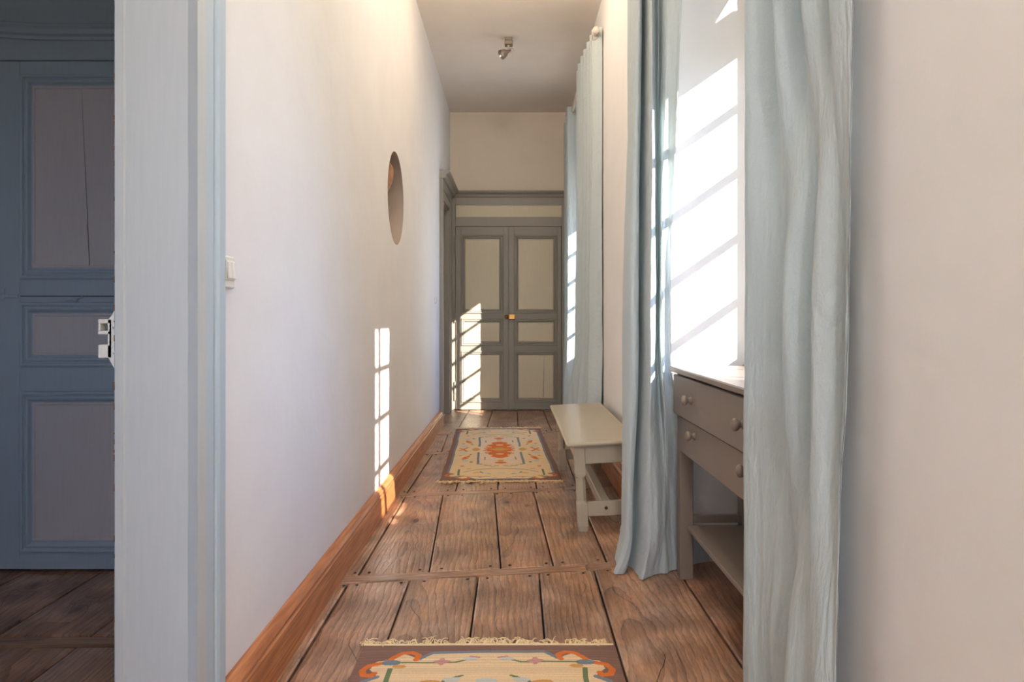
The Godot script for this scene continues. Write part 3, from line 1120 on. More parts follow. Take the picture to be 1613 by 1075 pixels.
func build_near_doorway() -> void:
	# lining and casing of the wide doorway at the left, seen from the corridor
	var t := thing("trim_3", "pale blue painted door jamb and moulded casing filling the left foreground", "door jamb", P(-0.8, 0, 1.6), "structure")
	var jf := 1.53
	var g := Geo.new()
	g.slab(P(-0.872, 0, jf), P(-0.727, 2.2, jf + 0.03), 0.002)
	part("lining", g, M.jamb_paint, t)
	g = Geo.new()     # the rebate strip next to the corridor, a hair back and turned
	g.prism([Vector2(-0.728, -jf), Vector2(-0.7005, -jf + 0.014), Vector2(-0.7005, -jf - 0.03), Vector2(-0.728, -jf - 0.03)], Vector3(0, 0, 0), Vector3(1, 0, 0), Vector3(0, 0, 1), 0.0, -2.2, 0.0)
	part("stop_bead", g, M.jamb_paint, t)
	g = Geo.new()
	g.slab(P(-0.893, 0, jf - 0.004), P(-0.868, 2.25, jf + 0.10), 0.003)
	part("edge_strip", g, M.jamb_paint, t)
	# bare chips along the outer edge of the strip
	var chips := Geo.new()
	for k in 26:
		var y := rng.randf_range(0.35, 1.7)
		chips.box(P(-0.8922, y, jf - 0.0028), Vector3(0.0024, rng.randf_range(0.004, 0.016), 0.003), 0.001)
	part("bare_chips", chips, M.bare_wood, t, "", "stuff")
	# casing on the corridor face: (along d, out of the wall)
	var prof := [Vector2(0, 0), Vector2(0, 0.018), Vector2(0.004, 0.022), Vector2(0.020, 0.022), Vector2(0.028, 0.022), Vector2(0.070, 0.021), Vector2(0.074, 0.017), Vector2(0.079, 0.0165), Vector2(0.083, 0.023), Vector2(0.094, 0.026), Vector2(0.120, 0.026), Vector2(0.132, 0.023), Vector2(0.136, 0.016), Vector2(0.138, 0)]
	g = Geo.new()
	g.sweep(prof, P(XL, 0, jf), P(XL, 2.34, jf), Vector3(0, 0, -1), Vector3(0, 0, -1), Vector3(1, 0, 0))
	part("casing", g, M.casing_paint, t, "moulded blue casing")
	g = Geo.new()
	g.slab(P(XL, 2.2, 0.4), P(XL + 0.024, 2.34, jf), 0.003)
	part("head_casing", g, M.casing_paint, t)
	g = Geo.new()
	g.slab(P(XL, 0, 0.36), P(XL + 0.024, 2.34, 0.5), 0.003)
	part("casing", g, M.casing_paint, t)
	# keeper of the rim lock, on the far face of the frame
	var kx := -0.893
	g = Geo.new()
	var z0 := jf + 0.01
	g.prism([Vector2(kx, 0.915), Vector2(kx - 0.004, 0.922), Vector2(kx - 0.022, 0.955), Vector2(kx - 0.022, 1.038), Vector2(kx - 0.012, 1.05), Vector2(kx - 0.005, 1.066), Vector2(kx, 1.07)], P(0, 0, z0), Vector3.RIGHT, Vector3.UP, -0.012, 0.0, 0.001)
	var kp := part("lock_keeper", g, M.white_paint, t, "white painted iron lock keeper")
	g = Geo.new()
	var X0 := -0.937
	var X1 := -0.909
	for b in [[X0, X1, 0.952, 0.982], [X0, X1, 1.005, 1.0135], [X0, X1, 1.030, 1.040], [X0, X0 + 0.005, 1.0135, 1.03], [X1 - 0.003, X1 + 0.004, 0.952, 1.04]]:
		g.slab(P(b[0], b[2], z0), P(b[1], b[3], z0 + 0.045), 0.0015)
	g.slab(P(X0, 0.952, z0 + 0.042), P(X1, 1.04, z0 + 0.05), 0.001)
	part("keeper_box", g, M.white_paint, kp)
	g = Geo.new()
	for y in [0.965, 1.022]:
		g.lathe(P(kx - 0.007, y, z0 + 0.001), Vector3(0, 0, 1), [Vector2(0.004, 0), Vector2(0.0035, 0.0025), Vector2(0, 0.003)], 8)
	part("screw", g, M.white_paint, kp)


func build_blue_door() -> void:
	var front := 2.80
	var b: Material = M.blue_paint
	var t := thing("door_3", "dim blue door with grey panels in the side room at far left", "door", P(-1.75, 0, front), "structure")
	leaf(t, -2.118, -1.36, 0.012, 2.10, front, [[-2.022, -1.45, 0.082, 0.742], [-2.022, -1.45, 0.845, 1.108], [-2.022, -1.45, 1.205, 2.045, [-1.742, -1.776, 0.0045, 0.0008]]], b, M.blue_panel, b)
	var g := Geo.new()
	# saw cut across the door and its little fittings
	g.slab(P(-2.02, 1.1325, front - 0.0008), P(-1.37, 1.136, front + 0.006), 0.0)
	part("saw_cut", g, M.seam, t)
	g = Geo.new()
	g.slab(P(-2.16, 1.126, front - 0.007), P(-2.025, 1.142, front), 0.003)
	g.lathe(P(-2.09, 1.134, front - 0.004), Vector3(0, 0, 1), [Vector2(0.014, 0), Vector2(0.012, 0.006), Vector2(0, 0.009)], 12)
	g.slab(P(-2.098, 1.142, front - 0.007), P(-2.082, 1.168, front), 0.002)
	part("hinge_strap", g, b, t)
	g = Geo.new()
	g.tube([P(-1.83, 1.118, front - 0.006), P(-1.80, 1.12, front - 0.008), P(-1.79, 1.113, front - 0.01), P(-1.782, 1.124, front - 0.01), P(-1.76, 1.131, front - 0.008)], 0.0035, 6)
	part("hook", g, b, t)
	# surround
	var s := thing("trim_4", "dim blue moulded frame and transom panel over the side room door", "door surround", P(-1.75, 2.1, front), "structure")
	g = Geo.new()
	g.slab(P(-2.5, 0, front + 0.005), P(-2.124, 3.2, 2.85), 0.003)
	part("post", g, b, s)
	g = Geo.new()
	g.slab(P(-1.354, 0, front + 0.005), P(-1.2, 3.2, 2.85), 0.003)
	part("post", g, b, s)
	g = Geo.new()
	g.slab(P(-2.5, 2.103, front - 0.002), P(-1.2, 2.40, 2.85), 0.003)
	part("head_board", g, b, s)
	# the uneven moulding: it sags a little to the right
	var prof := [Vector2(0, 0), Vector2(0.012, 0.0), Vector2(0.014, 0.012), Vector2(0.028, 0.018), Vector2(0.034, 0.034), Vector2(0.028, 0.048), Vector2(0.018, 0.053), Vector2(0.020, 0.060), Vector2(0.014, 0.068), Vector2(0, 0.070)]
	g = Geo.new()
	var xs := [-2.5, -2.10, -2.0, -1.93, -1.2]
	var hs := [2.196, 2.192, 2.186, 2.182, 2.180]
	for k in 4:
		g.sweep(prof, P(xs[k], hs[k], front - 0.002), P(xs[k + 1], hs[k + 1], front - 0.002), Vector3(0, 0, 1), Vector3(0, 0, 1), Vector3.UP, k == 0 or k == 3)
	part("moulding", g, b, s)
	g = Geo.new()
	g.slab(P(-2.07, 2.352, front - 0.006), P(-1.4, 2.9, front), 0.001)
	part("transom_panel", g, M.blue_panel, s)
	# skirting block beside the door
	g = Geo.new()
	g.slab(P(-2.5, 0, front - 0.01), P(-2.126, 0.11, 2.85), 0.003)
	part("plinth", g, b, s)


# ------------------------------------------------------------------ things
func rod_with(o: float, label: String) -> void:
	var t := thing("curtain_rod", label, "curtain rod", P(0.60, 3.13, 2.2 + o), "", "wooden curtain rods over the windows")
	var g := Geo.new()
	g.tube([P(0.60, 3.13, 0.76 + o), P(0.60, 3.13, 3.5 + o)], 0.0145, 14)
	part("pole", g, M.rod, t)
	for e in [[0.76, 1.0], [3.5, -1.0]]:
		g = Geo.new()
		g.lathe(P(0.60, 3.13, e[0] + o + 0.004 * e[1]), Vector3(0, 0, e[1]), [Vector2(0.0145, -0.01), Vector2(0.02, 0.0), Vector2(0.021, 0.012), Vector2(0.024, 0.016), Vector2(0.026, 0.03), Vector2(0.022, 0.046), Vector2(0.012, 0.054), Vector2(0, 0.056)], 18)
		part("finial", g, M.rod, t)
	for d in [0.84, 3.42]:
		g = Geo.new()
		g.slab(P(0.585, 3.10, d + o - 0.012), P(XR, 3.118, d + o + 0.012), 0.003)
		g.slab(P(0.645, 3.06, d + o - 0.02), P(XR, 3.17, d + o + 0.02), 0.004)
		part("bracket", g, M.wood_piece, t)


func catmull(pts: Array, t: float) -> Vector2:
	var n := pts.size() - 1
	var f := clampf(t, 0.0, 1.0) * n
	var i := mini(int(f), n - 1)
	f -= i
	var a: Vector2 = pts[maxi(i - 1, 0)]
	var b: Vector2 = pts[i]
	var c: Vector2 = pts[i + 1]
	var d: Vector2 = pts[mini(i + 2, n)]
	return b.cubic_interpolate(c, a, d, f)


# plans: [[height, [points (X, d)]], ...] from top to bottom
func curtain(label: String, plans: Array, eyelets: Array, sd: int, h_top := 3.160, hem_out := false, puddle := 0.0) -> void:
	var base := P(plans[0][1][0].x, 0, plans[0][1][0].y)
	var t := thing("curtain", label, "curtain", base, "", "pale blue linen curtains at the two windows")
	var nz := FastNoiseLite.new()
	nz.seed = sd; nz.frequency = 1.0; nz.fractal_octaves = 3
	var NU := 150
	var NV := 130
	var rows := []
	var uvs := []
	for iv in NV:
		var fv := float(iv) / (NV - 1)
		var h := lerpf(h_top, 0.004, 1.0 - pow(1.0 - fv, 1.0 if puddle == 0.0 else 1.35))
		var k := 0
		while k < plans.size() - 2 and h < plans[k + 1][0]:
			k += 1
		var s := clampf((plans[k][0] - h) / (plans[k][0] - plans[k + 1][0]), 0.0, 1.0)
		s = s * s * (3.0 - 2.0 * s)
		var row := PackedVector3Array()
		var uvr := PackedVector2Array()
		var low := clampf((2.9 - h) / 2.9, 0.0, 1.0)
		for iu in NU:
			var fu := float(iu) / (NU - 1)
			var p := catmull(plans[k][1], fu).lerp(catmull(plans[k + 1][1], fu), s)
			var e := 0.002 + 0.007 * low
			p.x += nz.get_noise_2d(fu * 5.0, h * 0.8) * e + nz.get_noise_2d(fu * 14.0, h * 4.0 + 40.0) * 0.0022 * (0.2 + low)
			p.y += nz.get_noise_2d(fu * 5.0 + 80.0, h * 0.8) * e * 1.5 + nz.get_noise_2d(fu * 14.0 + 90.0, h * 5.0) * 0.002 * (0.2 + low)
			var y := h
			if puddle > 0.0 and h < 0.16:
				# the surplus length folds outwards on the floor
				var q := (0.16 - h) / 0.16
				p.x -= puddle * smoothstep(0.15, 0.5, fu) * q * q * (0.55 + 0.6 * nz.get_noise_2d(fu * 5.0 + 7.0, 3.0))
				p.y += 0.04 * q * nz.get_noise_2d(fu * 6.0, 20.0)
				y += 0.03 * sin(q * PI) * (0.6 + nz.get_noise_2d(fu * 8.0, 60.0))
			y = maxf(y, 0.004) + rise(p.x)
			row.append(P(p.x, y, p.y))
			uvr.append(Vector2(fu * 1.6, h) * 1.4)
		rows.append(row)
		uvs.append(uvr)
	var g := Geo.new()
	g.grid(rows, false, false, uvs)
	part("cloth", g, M.linen, t)
	# hems: doubled strips, a little proud of the cloth on both faces
	var cols := [[NU - 8, NU - 1]] if hem_out else [[0, 4], [NU - 5, NU - 1]]
	for c in cols:
		for side in [1.0, -1.0]:
			var hr := []
			var hu := []
			for iv in NV:
				var r := PackedVector3Array()
				var u := PackedVector2Array()
				for iu in range(c[0], c[1] + 1):
					var a: Vector3 = rows[iv][maxi(iu - 1, 0)]
					var b: Vector3 = rows[iv][mini(iu + 1, NU - 1)]
					var nn := (b - a).cross(Vector3.UP).normalized()
					var f := 0.0 if iu == c[0] or iu == c[1] else 1.0
					r.append(rows[iv][iu] + nn * side * (0.0004 + 0.0022 * f * (0.7 + 0.3 * sin(iv * 2.1))))
					u.append(uvs[iv][iu])
				hr.append(r)
				hu.append(u)
			g = Geo.new()
			g.grid(hr, side < 0.0, false, hu)
			part("hem", g, M.linen, t)
	for e in eyelets:
		var fu: float = e
		var p := catmull(plans[0][1], fu)
		var p2 := catmull(plans[0][1], fu + 0.01)
		var dirv := P(p2.x - p.x, 0, p2.y - p.y).normalized()
		var nn := dirv.cross(Vector3.UP).normalized()
		g = Geo.new()
		var ring := []
		for a in 25:
			var an := TAU * a / 24
			ring.append(P(p.x, 3.115, p.y) + (dirv * cos(an) + Vector3.UP * sin(an)) * 0.023 + nn * 0.002)
		g.tube(ring, 0.0045, 8)
		part("eyelet", g, M.steel, t, "metal eyelet")


func wave(d0: float, d1: float, xc: float, amp: float, n: int, sd: int) -> Array:
	var r := RandomNumberGenerator.new()
	r.seed = sd
	var out := []
	for i in n:
		var f := float(i) / (n - 1)
		out.append(Vector2(xc + (amp if i % 2 == 0 else -amp) * r.randf_range(0.75, 1.15), lerpf(d0, d1, f) + r.randf_range(-0.3, 0.3) * absf(d1 - d0) / n))
	return out


func vary(a: Array, sd: int, ex: float, ed: float, shift := Vector2.ZERO) -> Array:
	var r := RandomNumberGenerator.new()
	r.seed = sd
	var out := []
	for p in a:
		out.append(p + Vector2(r.randf_range(-ex, ex), r.randf_range(-ed, ed)) + shift)
	return out


func build_curtains() -> void:
	rod_with(0.0, "pale wooden curtain rod above the window with the console table")
	rod_with(4.2, "pale wooden curtain rod by the ceiling at the far window")
	# nearest, hanging before the near side of the first niche (inner edge first)
	var top := [Vector2(0.628, 1.80), Vector2(0.588, 1.715), Vector2(0.665, 1.62), Vector2(0.578, 1.525), Vector2(0.668, 1.47), Vector2(0.572, 1.385), Vector2(0.645, 1.335), Vector2(0.592, 1.285), Vector2(0.62, 1.242)]
	var mid := [Vector2(0.612, 1.79), Vector2(0.585, 1.715), Vector2(0.613, 1.64), Vector2(0.640, 1.56), Vector2(0.582, 1.475), Vector2(0.660, 1.42), Vector2(0.588, 1.345), Vector2(0.640, 1.31), Vector2(0.612, 1.252)]
	var bot := [Vector2(0.608, 1.78), Vector2(0.580, 1.71), Vector2(0.606, 1.66), Vector2(0.608, 1.60), Vector2(0.650, 1.52), Vector2(0.575, 1.44), Vector2(0.590, 1.37), Vector2(0.578, 1.30), Vector2(0.60, 1.265)]
	curtain("pale blue linen curtain nearest the viewer, hanging in front of the console table's near end", [[3.175, top], [1.9, top], [1.0, mid], [0.24, bot], [0.0, bot]], [], 101, 3.160, true)
	# far curtain of the first window, pooling on the floor by the console leg
	top = [Vector2(0.640, 2.585), Vector2(0.612, 2.62), Vector2(0.592, 2.67), Vector2(0.598, 2.80), Vector2(0.555, 2.70), Vector2(0.545, 2.71), Vector2(0.548, 2.92), Vector2(0.525, 2.78), Vector2(0.503, 2.78), Vector2(0.515, 2.98), Vector2(0.60, 3.06), Vector2(0.53, 3.12), Vector2(0.60, 3.2), Vector2(0.55, 3.28)]
	mid = [Vector2(0.640, 2.785), Vector2(0.618, 2.775), Vector2(0.590, 2.70), Vector2(0.590, 2.80), Vector2(0.560, 2.70), Vector2(0.535, 2.69), Vector2(0.520, 2.92), Vector2(0.510, 2.76), Vector2(0.468, 2.76), Vector2(0.475, 2.95), Vector2(0.58, 3.03), Vector2(0.52, 3.1), Vector2(0.60, 3.2), Vector2(0.55, 3.28)]
	bot = [Vector2(0.735, 2.80), Vector2(0.68, 2.795), Vector2(0.635, 2.76), Vector2(0.605, 2.73), Vector2(0.565, 2.70), Vector2(0.525, 2.71), Vector2(0.50, 2.84), Vector2(0.485, 2.76), Vector2(0.455, 2.77), Vector2(0.47, 2.95), Vector2(0.57, 3.03), Vector2(0.52, 3.1), Vector2(0.60, 3.2), Vector2(0.55, 3.28)]
	var hem := vary(bot, 5, 0.008, 0.015)
	hem[0] = Vector2(0.815, 2.81)
	hem[1] = Vector2(0.725, 2.80)
	curtain("pale blue linen curtain pooling on the floor between the bench and the console table", [[3.175, top], [2.4, top], [0.95, mid], [0.2, bot], [0.0, hem]], [], 102, 3.160, false, 0.075)
	# the far window's pair
	var w := [Vector2(0.62, 5.92), Vector2(0.545, 5.86), Vector2(0.65, 5.78), Vector2(0.54, 5.70), Vector2(0.65, 5.62), Vector2(0.545, 5.54), Vector2(0.65, 5.47), Vector2(0.555, 5.40), Vector2(0.65, 5.33), Vector2(0.566, 5.26), Vector2(0.65, 5.19), Vector2(0.576, 5.13), Vector2(0.648, 5.08), Vector2(0.580, 5.03), Vector2(0.653, 4.985)]
	var wb := vary(w, 8, 0.012, 0.03, Vector2(-0.02, 0.0))
	for i in wb.size():
		wb[i].x -= 0.045 * (1.0 - float(i) / wb.size())
	curtain("pale blue linen curtain behind the bench, nearer one of the far window's pair", [[3.175, w], [2.4, w], [0.9, vary(w, 7, 0.012, 0.02, Vector2(-0.012, 0))], [0.25, wb], [0.0, wb]], [0.955, 0.82, 0.68, 0.535, 0.39, 0.25, 0.105], 103, 3.160)
	w = wave(6.80, 7.62, 0.595, 0.04, 13, 14)
	w[0] = Vector2(0.642, 6.858)
	w[1] = Vector2(0.600, 6.852)
	w[2] = Vector2(0.548, 6.852)
	w[3] = Vector2(0.540, 6.92)
	w[4] = Vector2(0.600, 6.99)
	wb = vary(w, 18, 0.012, 0.03, Vector2(-0.02, 0.0))
	curtain("pale blue linen curtain in the far corner next to the double door", [[3.175, w], [2.4, w], [0.9, vary(w, 17, 0.005, 0.006)], [0.25, wb], [0.0, wb]], [0.04, 0.21, 0.375, 0.54, 0.71, 0.875], 104, 3.160)


func build_console() -> void:
	var m: Material = M.console_paint
	var d0 := 1.665
	var d1 := 2.72
	var f := rise(0.68)
	var t := thing("console_table", "taupe painted console table with two drawers and a lower shelf in the window niche", "console table", P(0.79, 0, 2.165))
	var g := Geo.new()
	g.slab(P(0.626, 0.831, d0 - 0.025), P(0.952, 0.852, d1 + 0.025), 0.004)
	part("top", g, m, t)
	for x in [[0.655, 0.706], [0.895, 0.946]]:
		for d in [[d0, d0 + 0.05], [d1 - 0.05, d1]]:
			g = Geo.new()
			g.slab(P(x[0], rise((x[0] + x[1]) * 0.5), d[0]), P(x[1], 0.831, d[1]), 0.003)
			part("leg", g, m, t)
	for d in [[d0 + 0.008, d0 + 0.028], [d1 - 0.028, d1 - 0.008]]:
		g = Geo.new()
		g.slab(P(0.706, 0.525, d[0]), P(0.895, 0.831, d[1]), 0.002)
		part("side_panel", g, m, t)
	g = Geo.new()
	g.slab(P(0.925, 0.525, d0 + 0.05), P(0.940, 0.831, d1 - 0.05), 0.002)
	part("back_panel", g, m, t)
	g = Geo.new()
	g.slab(P(0.67, 0.528, d0 + 0.05), P(0.925, 0.540, d1 - 0.05), 0.001)
	part("bottom_panel", g, m, t)
	# drawers
	for w in [[0.638, 0.655, 0.668, 0.823, d0 + 0.004, d1 - 0.004, 0.748], [0.652, 0.668, 0.525, 0.662, d0 + 0.055, d1 - 0.055, 0.620]]:
		g = Geo.new()
		g.slab(P(w[0], w[2], w[4]), P(w[1], w[3], w[5]), 0.003)
		g.slab(P(w[1], w[2] + 0.02, w[4] + 0.06), P(0.90, w[3] - 0.02, w[5] - 0.06), 0.002)
		var dr := part("drawer", g, m, t)
		for kd in [2.445, 1.885]:
			g = Geo.new()
			g.lathe(P(w[0], w[6], kd), Vector3(-1, 0, 0), [Vector2(0.014, 0), Vector2(0.0135, 0.004), Vector2(0.009, 0.008), Vector2(0.0085, 0.012), Vector2(0.014, 0.016), Vector2(0.0175, 0.021), Vector2(0.0185, 0.026), Vector2(0.0165, 0.031), Vector2(0.010, 0.0345), Vector2(0, 0.0355)], 22)
			part("knob", g, m, dr)
	# stretchers and shelf
	for d in [[d0 + 0.012, d0 + 0.034], [d1 - 0.042, d1 - 0.020]]:
		g = Geo.new()
		g.slab(P(0.706, 0.222 + f, d[0]), P(0.895, 0.250 + f, d[1]), 0.002)
		part("stretcher", g, m, t)
	g = Geo.new()
	g.slab(P(0.682, 0.196 + f, d0 + 0.04), P(0.918, 0.214 + f, d1 - 0.044), 0.003)
	part("shelf", g, m, t)


func build_bench() -> void:
	var m: Material = M.bench_paint
	var t := thing("bench", "beige painted wooden bench standing against the right wall between the windows", "bench", P(0.318, 0.0, 4.02))
	t.set_meta("base", Vector3.ZERO)
	var L0 := 3.325 - 4.02     # local: x from the left leg's outer face, z = -(d - 4.02)
	var L1 := 4.73 - 4.02
	var wd := 0.288
	var g := Geo.new()
	# top with rounded edge
	var y0 := 0.420
	var y1 := 0.443
	var rows := []
	var pr := [Vector2(0.006, y0), Vector2(0.0, y0 + 0.005), Vector2(-0.002, (y0 + y1) / 2), Vector2(0.0, y1 - 0.006), Vector2(0.004, y1 - 0.002), Vector2(0.010, y1)]
	var x0 := -0.035
	var x1 := 0.318
	var z0 := -(L0 - 0.03)
	var z1 := -(L1 + 0.035)
	for p in pr:
		rows.append([Vector3(x0 + p.x, p.y, z0 - p.x), Vector3(x1 - p.x, p.y, z0 - p.x), Vector3(x1 - p.x, p.y, z1 + p.x), Vector3(x0 + p.x, p.y, z1 + p.x)])
	for i in rows.size() - 1:
		for k in 4:
			var j := (k + 1) % 4
			var out: Vector3 = (rows[i][k] + rows[i][j]) * 0.5 - Vector3((x0 + x1) / 2, y0 + 0.011, (z0 + z1) / 2)
			var hz := [Vector3(0, 0, 1), Vector3(1, 0, 0), Vector3(0, 0, -1), Vector3(-1, 0, 0)][k] as Vector3
			g.quad(rows[i][k], rows[i][j], rows[i + 1][j], rows[i + 1][k], hz + Vector3(0, 0.3 * (i - 2), 0))
	g.quad(rows[5][0], rows[5][1], rows[5][2], rows[5][3], Vector3.UP)
	g.quad(rows[0][0], rows[0][1], rows[0][2], rows[0][3], Vector3.DOWN)
	part("seat", g, m, t)
	# legs: square blocks with chamfered shanks and bevelled feet
	for lx in [0.0, wd - 0.052]:
		for ld in [L0, L1 - 0.052]:
			g = Geo.new()
			var cx: float = lx + 0.026
			var cz: float = -(ld + 0.026)
			var a := 0.026
			var lv := [[0.0, a - 0.004, 0.003], [0.022, a - 0.001, 0.008], [0.028, a, 0.002], [0.135, a, 0.002], [0.150, a - 0.003, 0.014], [0.262, a - 0.003, 0.014], [0.277, a, 0.002], [0.420, a, 0.002]]
			var rr := []
			for q in lv:
				var h: float = q[1]
				var c: float = q[2]
				rr.append([Vector3(cx + h, q[0], cz - h + c), Vector3(cx + h, q[0], cz + h - c), Vector3(cx + h - c, q[0], cz + h), Vector3(cx - h + c, q[0], cz + h), Vector3(cx - h, q[0], cz + h - c), Vector3(cx - h, q[0], cz - h + c), Vector3(cx - h + c, q[0], cz - h), Vector3(cx + h - c, q[0], cz - h)])
			for i in rr.size() - 1:
				for k in 8:
					var j := (k + 1) % 8
					var out: Vector3 = (rr[i][k] + rr[i][j]) * 0.5 - Vector3(cx, rr[i][k].y, cz)
					g.quad(rr[i][k], rr[i][j], rr[i + 1][j], rr[i + 1][k], out)
			for k in range(1, 7):
				g.tri(rr[0][0], rr[0][k], rr[0][k + 1], Vector3.DOWN)
			part("leg", g, m, t)
	# aprons
	for q in [[Vector3(0.052, 0.33, -(L0 + 0.026)), Vector3(wd - 0.052, 0.42, -(L0 + 0.006))], [Vector3(0.052, 0.33, -(L1 - 0.006)), Vector3(wd - 0.052, 0.42, -(L1 - 0.026))], [Vector3(0.008, 0.34, -(L0 + 0.052)), Vector3(0.028, 0.42, -(L1 - 0.052))], [Vector3(wd - 0.028, 0.34, -(L0 + 0.052)), Vector3(wd - 0.008, 0.42, -(L1 - 0.052))]]:
		g = Geo.new()
		g.slab(q[0], q[1], 0.002)
		part("apron", g, m, t)
	# H stretcher
	for e in [[L0 + 0.014, 1.0], [L1 - 0.034, -1.0]]:
		g = Geo.new()
		g.slab(Vector3(0.052, 0.070, -e[0]), Vector3(wd - 0.052, 0.142, -(e[0] + 0.02)), 0.003)
		var r := part("end_rail", g, m, t)
		g = Geo.new()
		var zz: float = -e[0] if e[1] > 0.0 else -(e[0] + 0.02)
		g.lathe(Vector3(wd * 0.5, 0.108, zz), Vector3(0, 0, e[1]), [Vector2(0.008, 0), Vector2(0.008, 0.0015), Vector2(0.005, 0.0018), Vector2(0.0045, 0.0006), Vector2(0, 0.0006)], 14)
		part("bolt", g, M.dark_metal, r)
	g = Geo.new()
	g.slab(Vector3(wd * 0.5 - 0.022, 0.080, -(L0 + 0.034)), Vector3(wd * 0.5 + 0.022, 0.140, -(L1 - 0.034)), 0.003)
	part("long_stretcher", g, m, t)
	t.rotation.z = 0.052


func build_rug(called_label: String, a: Vector2, yaw: float, sd: int) -> void:
	# a = middle (X, d)
	var t := thing("rug", called_label, "rug", P(a.x, 0.0, a.y), "", "flat-woven flower rugs on the boards")
	t.set_meta("base", Vector3.ZERO)
	var nz := FastNoiseLite.new()
	nz.seed = sd; nz.frequency = 1.0
	var g := Geo.new()
	var hw := 0.395
	var hl := 1.05
	var topr := []
	var uvs := []
	for i in 43:
		var v := lerpf(-hl, hl, i / 42.0)
		var r := PackedVector3Array()
		var u := PackedVector2Array()
		for j in 21:
			var x := lerpf(-hw, hw, j / 20.0)
			var e := 0.008 * nz.get_noise_2d(x * 0.5 + 9.0, v * 3.0)
			var y := 0.0075 + 0.002 * nz.get_noise_2d(x * 5.0, v * 4.0)
			if j == 0 or j == 20 or i == 0 or i == 42:
				y = 0.0045
			r.append(Vector3(x + e, y, v + 0.006 * nz.get_noise_2d(x * 4.0, v)))
			u.append(Vector2(j / 20.0, i / 42.0))
		topr.append(r)
		uvs.append(u)
	g.grid(topr, true, false, uvs)
	# turned-down edges
	var rim := []
	for j in 21: rim.append([topr[0][j], uvs[0][j]])
	for i in range(1, 43): rim.append([topr[i][20], uvs[i][20]])
	for j in range(19, -1, -1): rim.append([topr[42][j], uvs[42][j]])
	for i in range(41, 0, -1): rim.append([topr[i][0], uvs[i][0]])
	for k in rim.size():
		var p: Vector3 = rim[k][0]
		var q: Vector3 = rim[(k + 1) % rim.size()][0]
		var dn := func(z: Vector3) -> Vector3: return Vector3(z.x, 0.002, z.z)
		g.quad(p, q, dn.call(q), dn.call(p), Vector3(p.x, 0, p.z * 0.4), [rim[k][1], rim[(k + 1) % rim.size()][1], rim[(k + 1) % rim.size()][1], rim[k][1]])
	part("field", g, M.rug, t, "cream field with orange and grey flowers in a brown border")
	# knotted fringes at both ends
	var r := RandomNumberGenerator.new()
	r.seed = sd
	for s in [-1.0, 1.0]:
		g = Geo.new()
		# the thin woven selvedge the threads come from
		g.tube([Vector3(-hw, 0.004, s * (hl + 0.003)), Vector3(-hw * 0.3, 0.005, s * (hl + 0.004)), Vector3(hw * 0.4, 0.005, s * (hl + 0.003)), Vector3(hw, 0.004, s * (hl + 0.003))], 0.004, 6)
		var x := -hw - 0.004
		while x < hw + 0.004:
			var thick := r.randf()
			var ln := r.randf_range(0.018, 0.036) if thick < 0.7 else r.randf_range(0.034, 0.058)
			var lean := r.randf_range(-1.1, 1.1)
			for k in (2 if thick < 0.25 else 5):
				var px := x + r.randf_range(-0.006, 0.006)
				var pts := [Vector3(px, 0.005, s * (hl + 0.002))]
				var an := lean * 0.7 + r.randf_range(-0.5, 0.5)
				var curl := r.randf_range(-0.9, 0.9)
				var q: Vector3 = pts[0]
				var yv := r.randf_range(0.001, 0.006)
				for e in 5:
					q += Vector3(sin(an), 0.0, s * cos(an)) * ln * 0.23
					q.y = clampf(q.y + yv, 0.003, 0.018)
					yv -= 0.0025
					an += curl * (0.5 + 0.3 * e)
					pts.append(q)
				g.tube(pts, 0.0019, 5, 0.0015)
			x += r.randf_range(0.007, 0.016) if r.randf() < 0.82 else r.randf_range(0.02, 0.04)
		part("fringe", g, M.fringe, t, "cream knotted fringe", "stuff")
	t.rotation.y = yaw


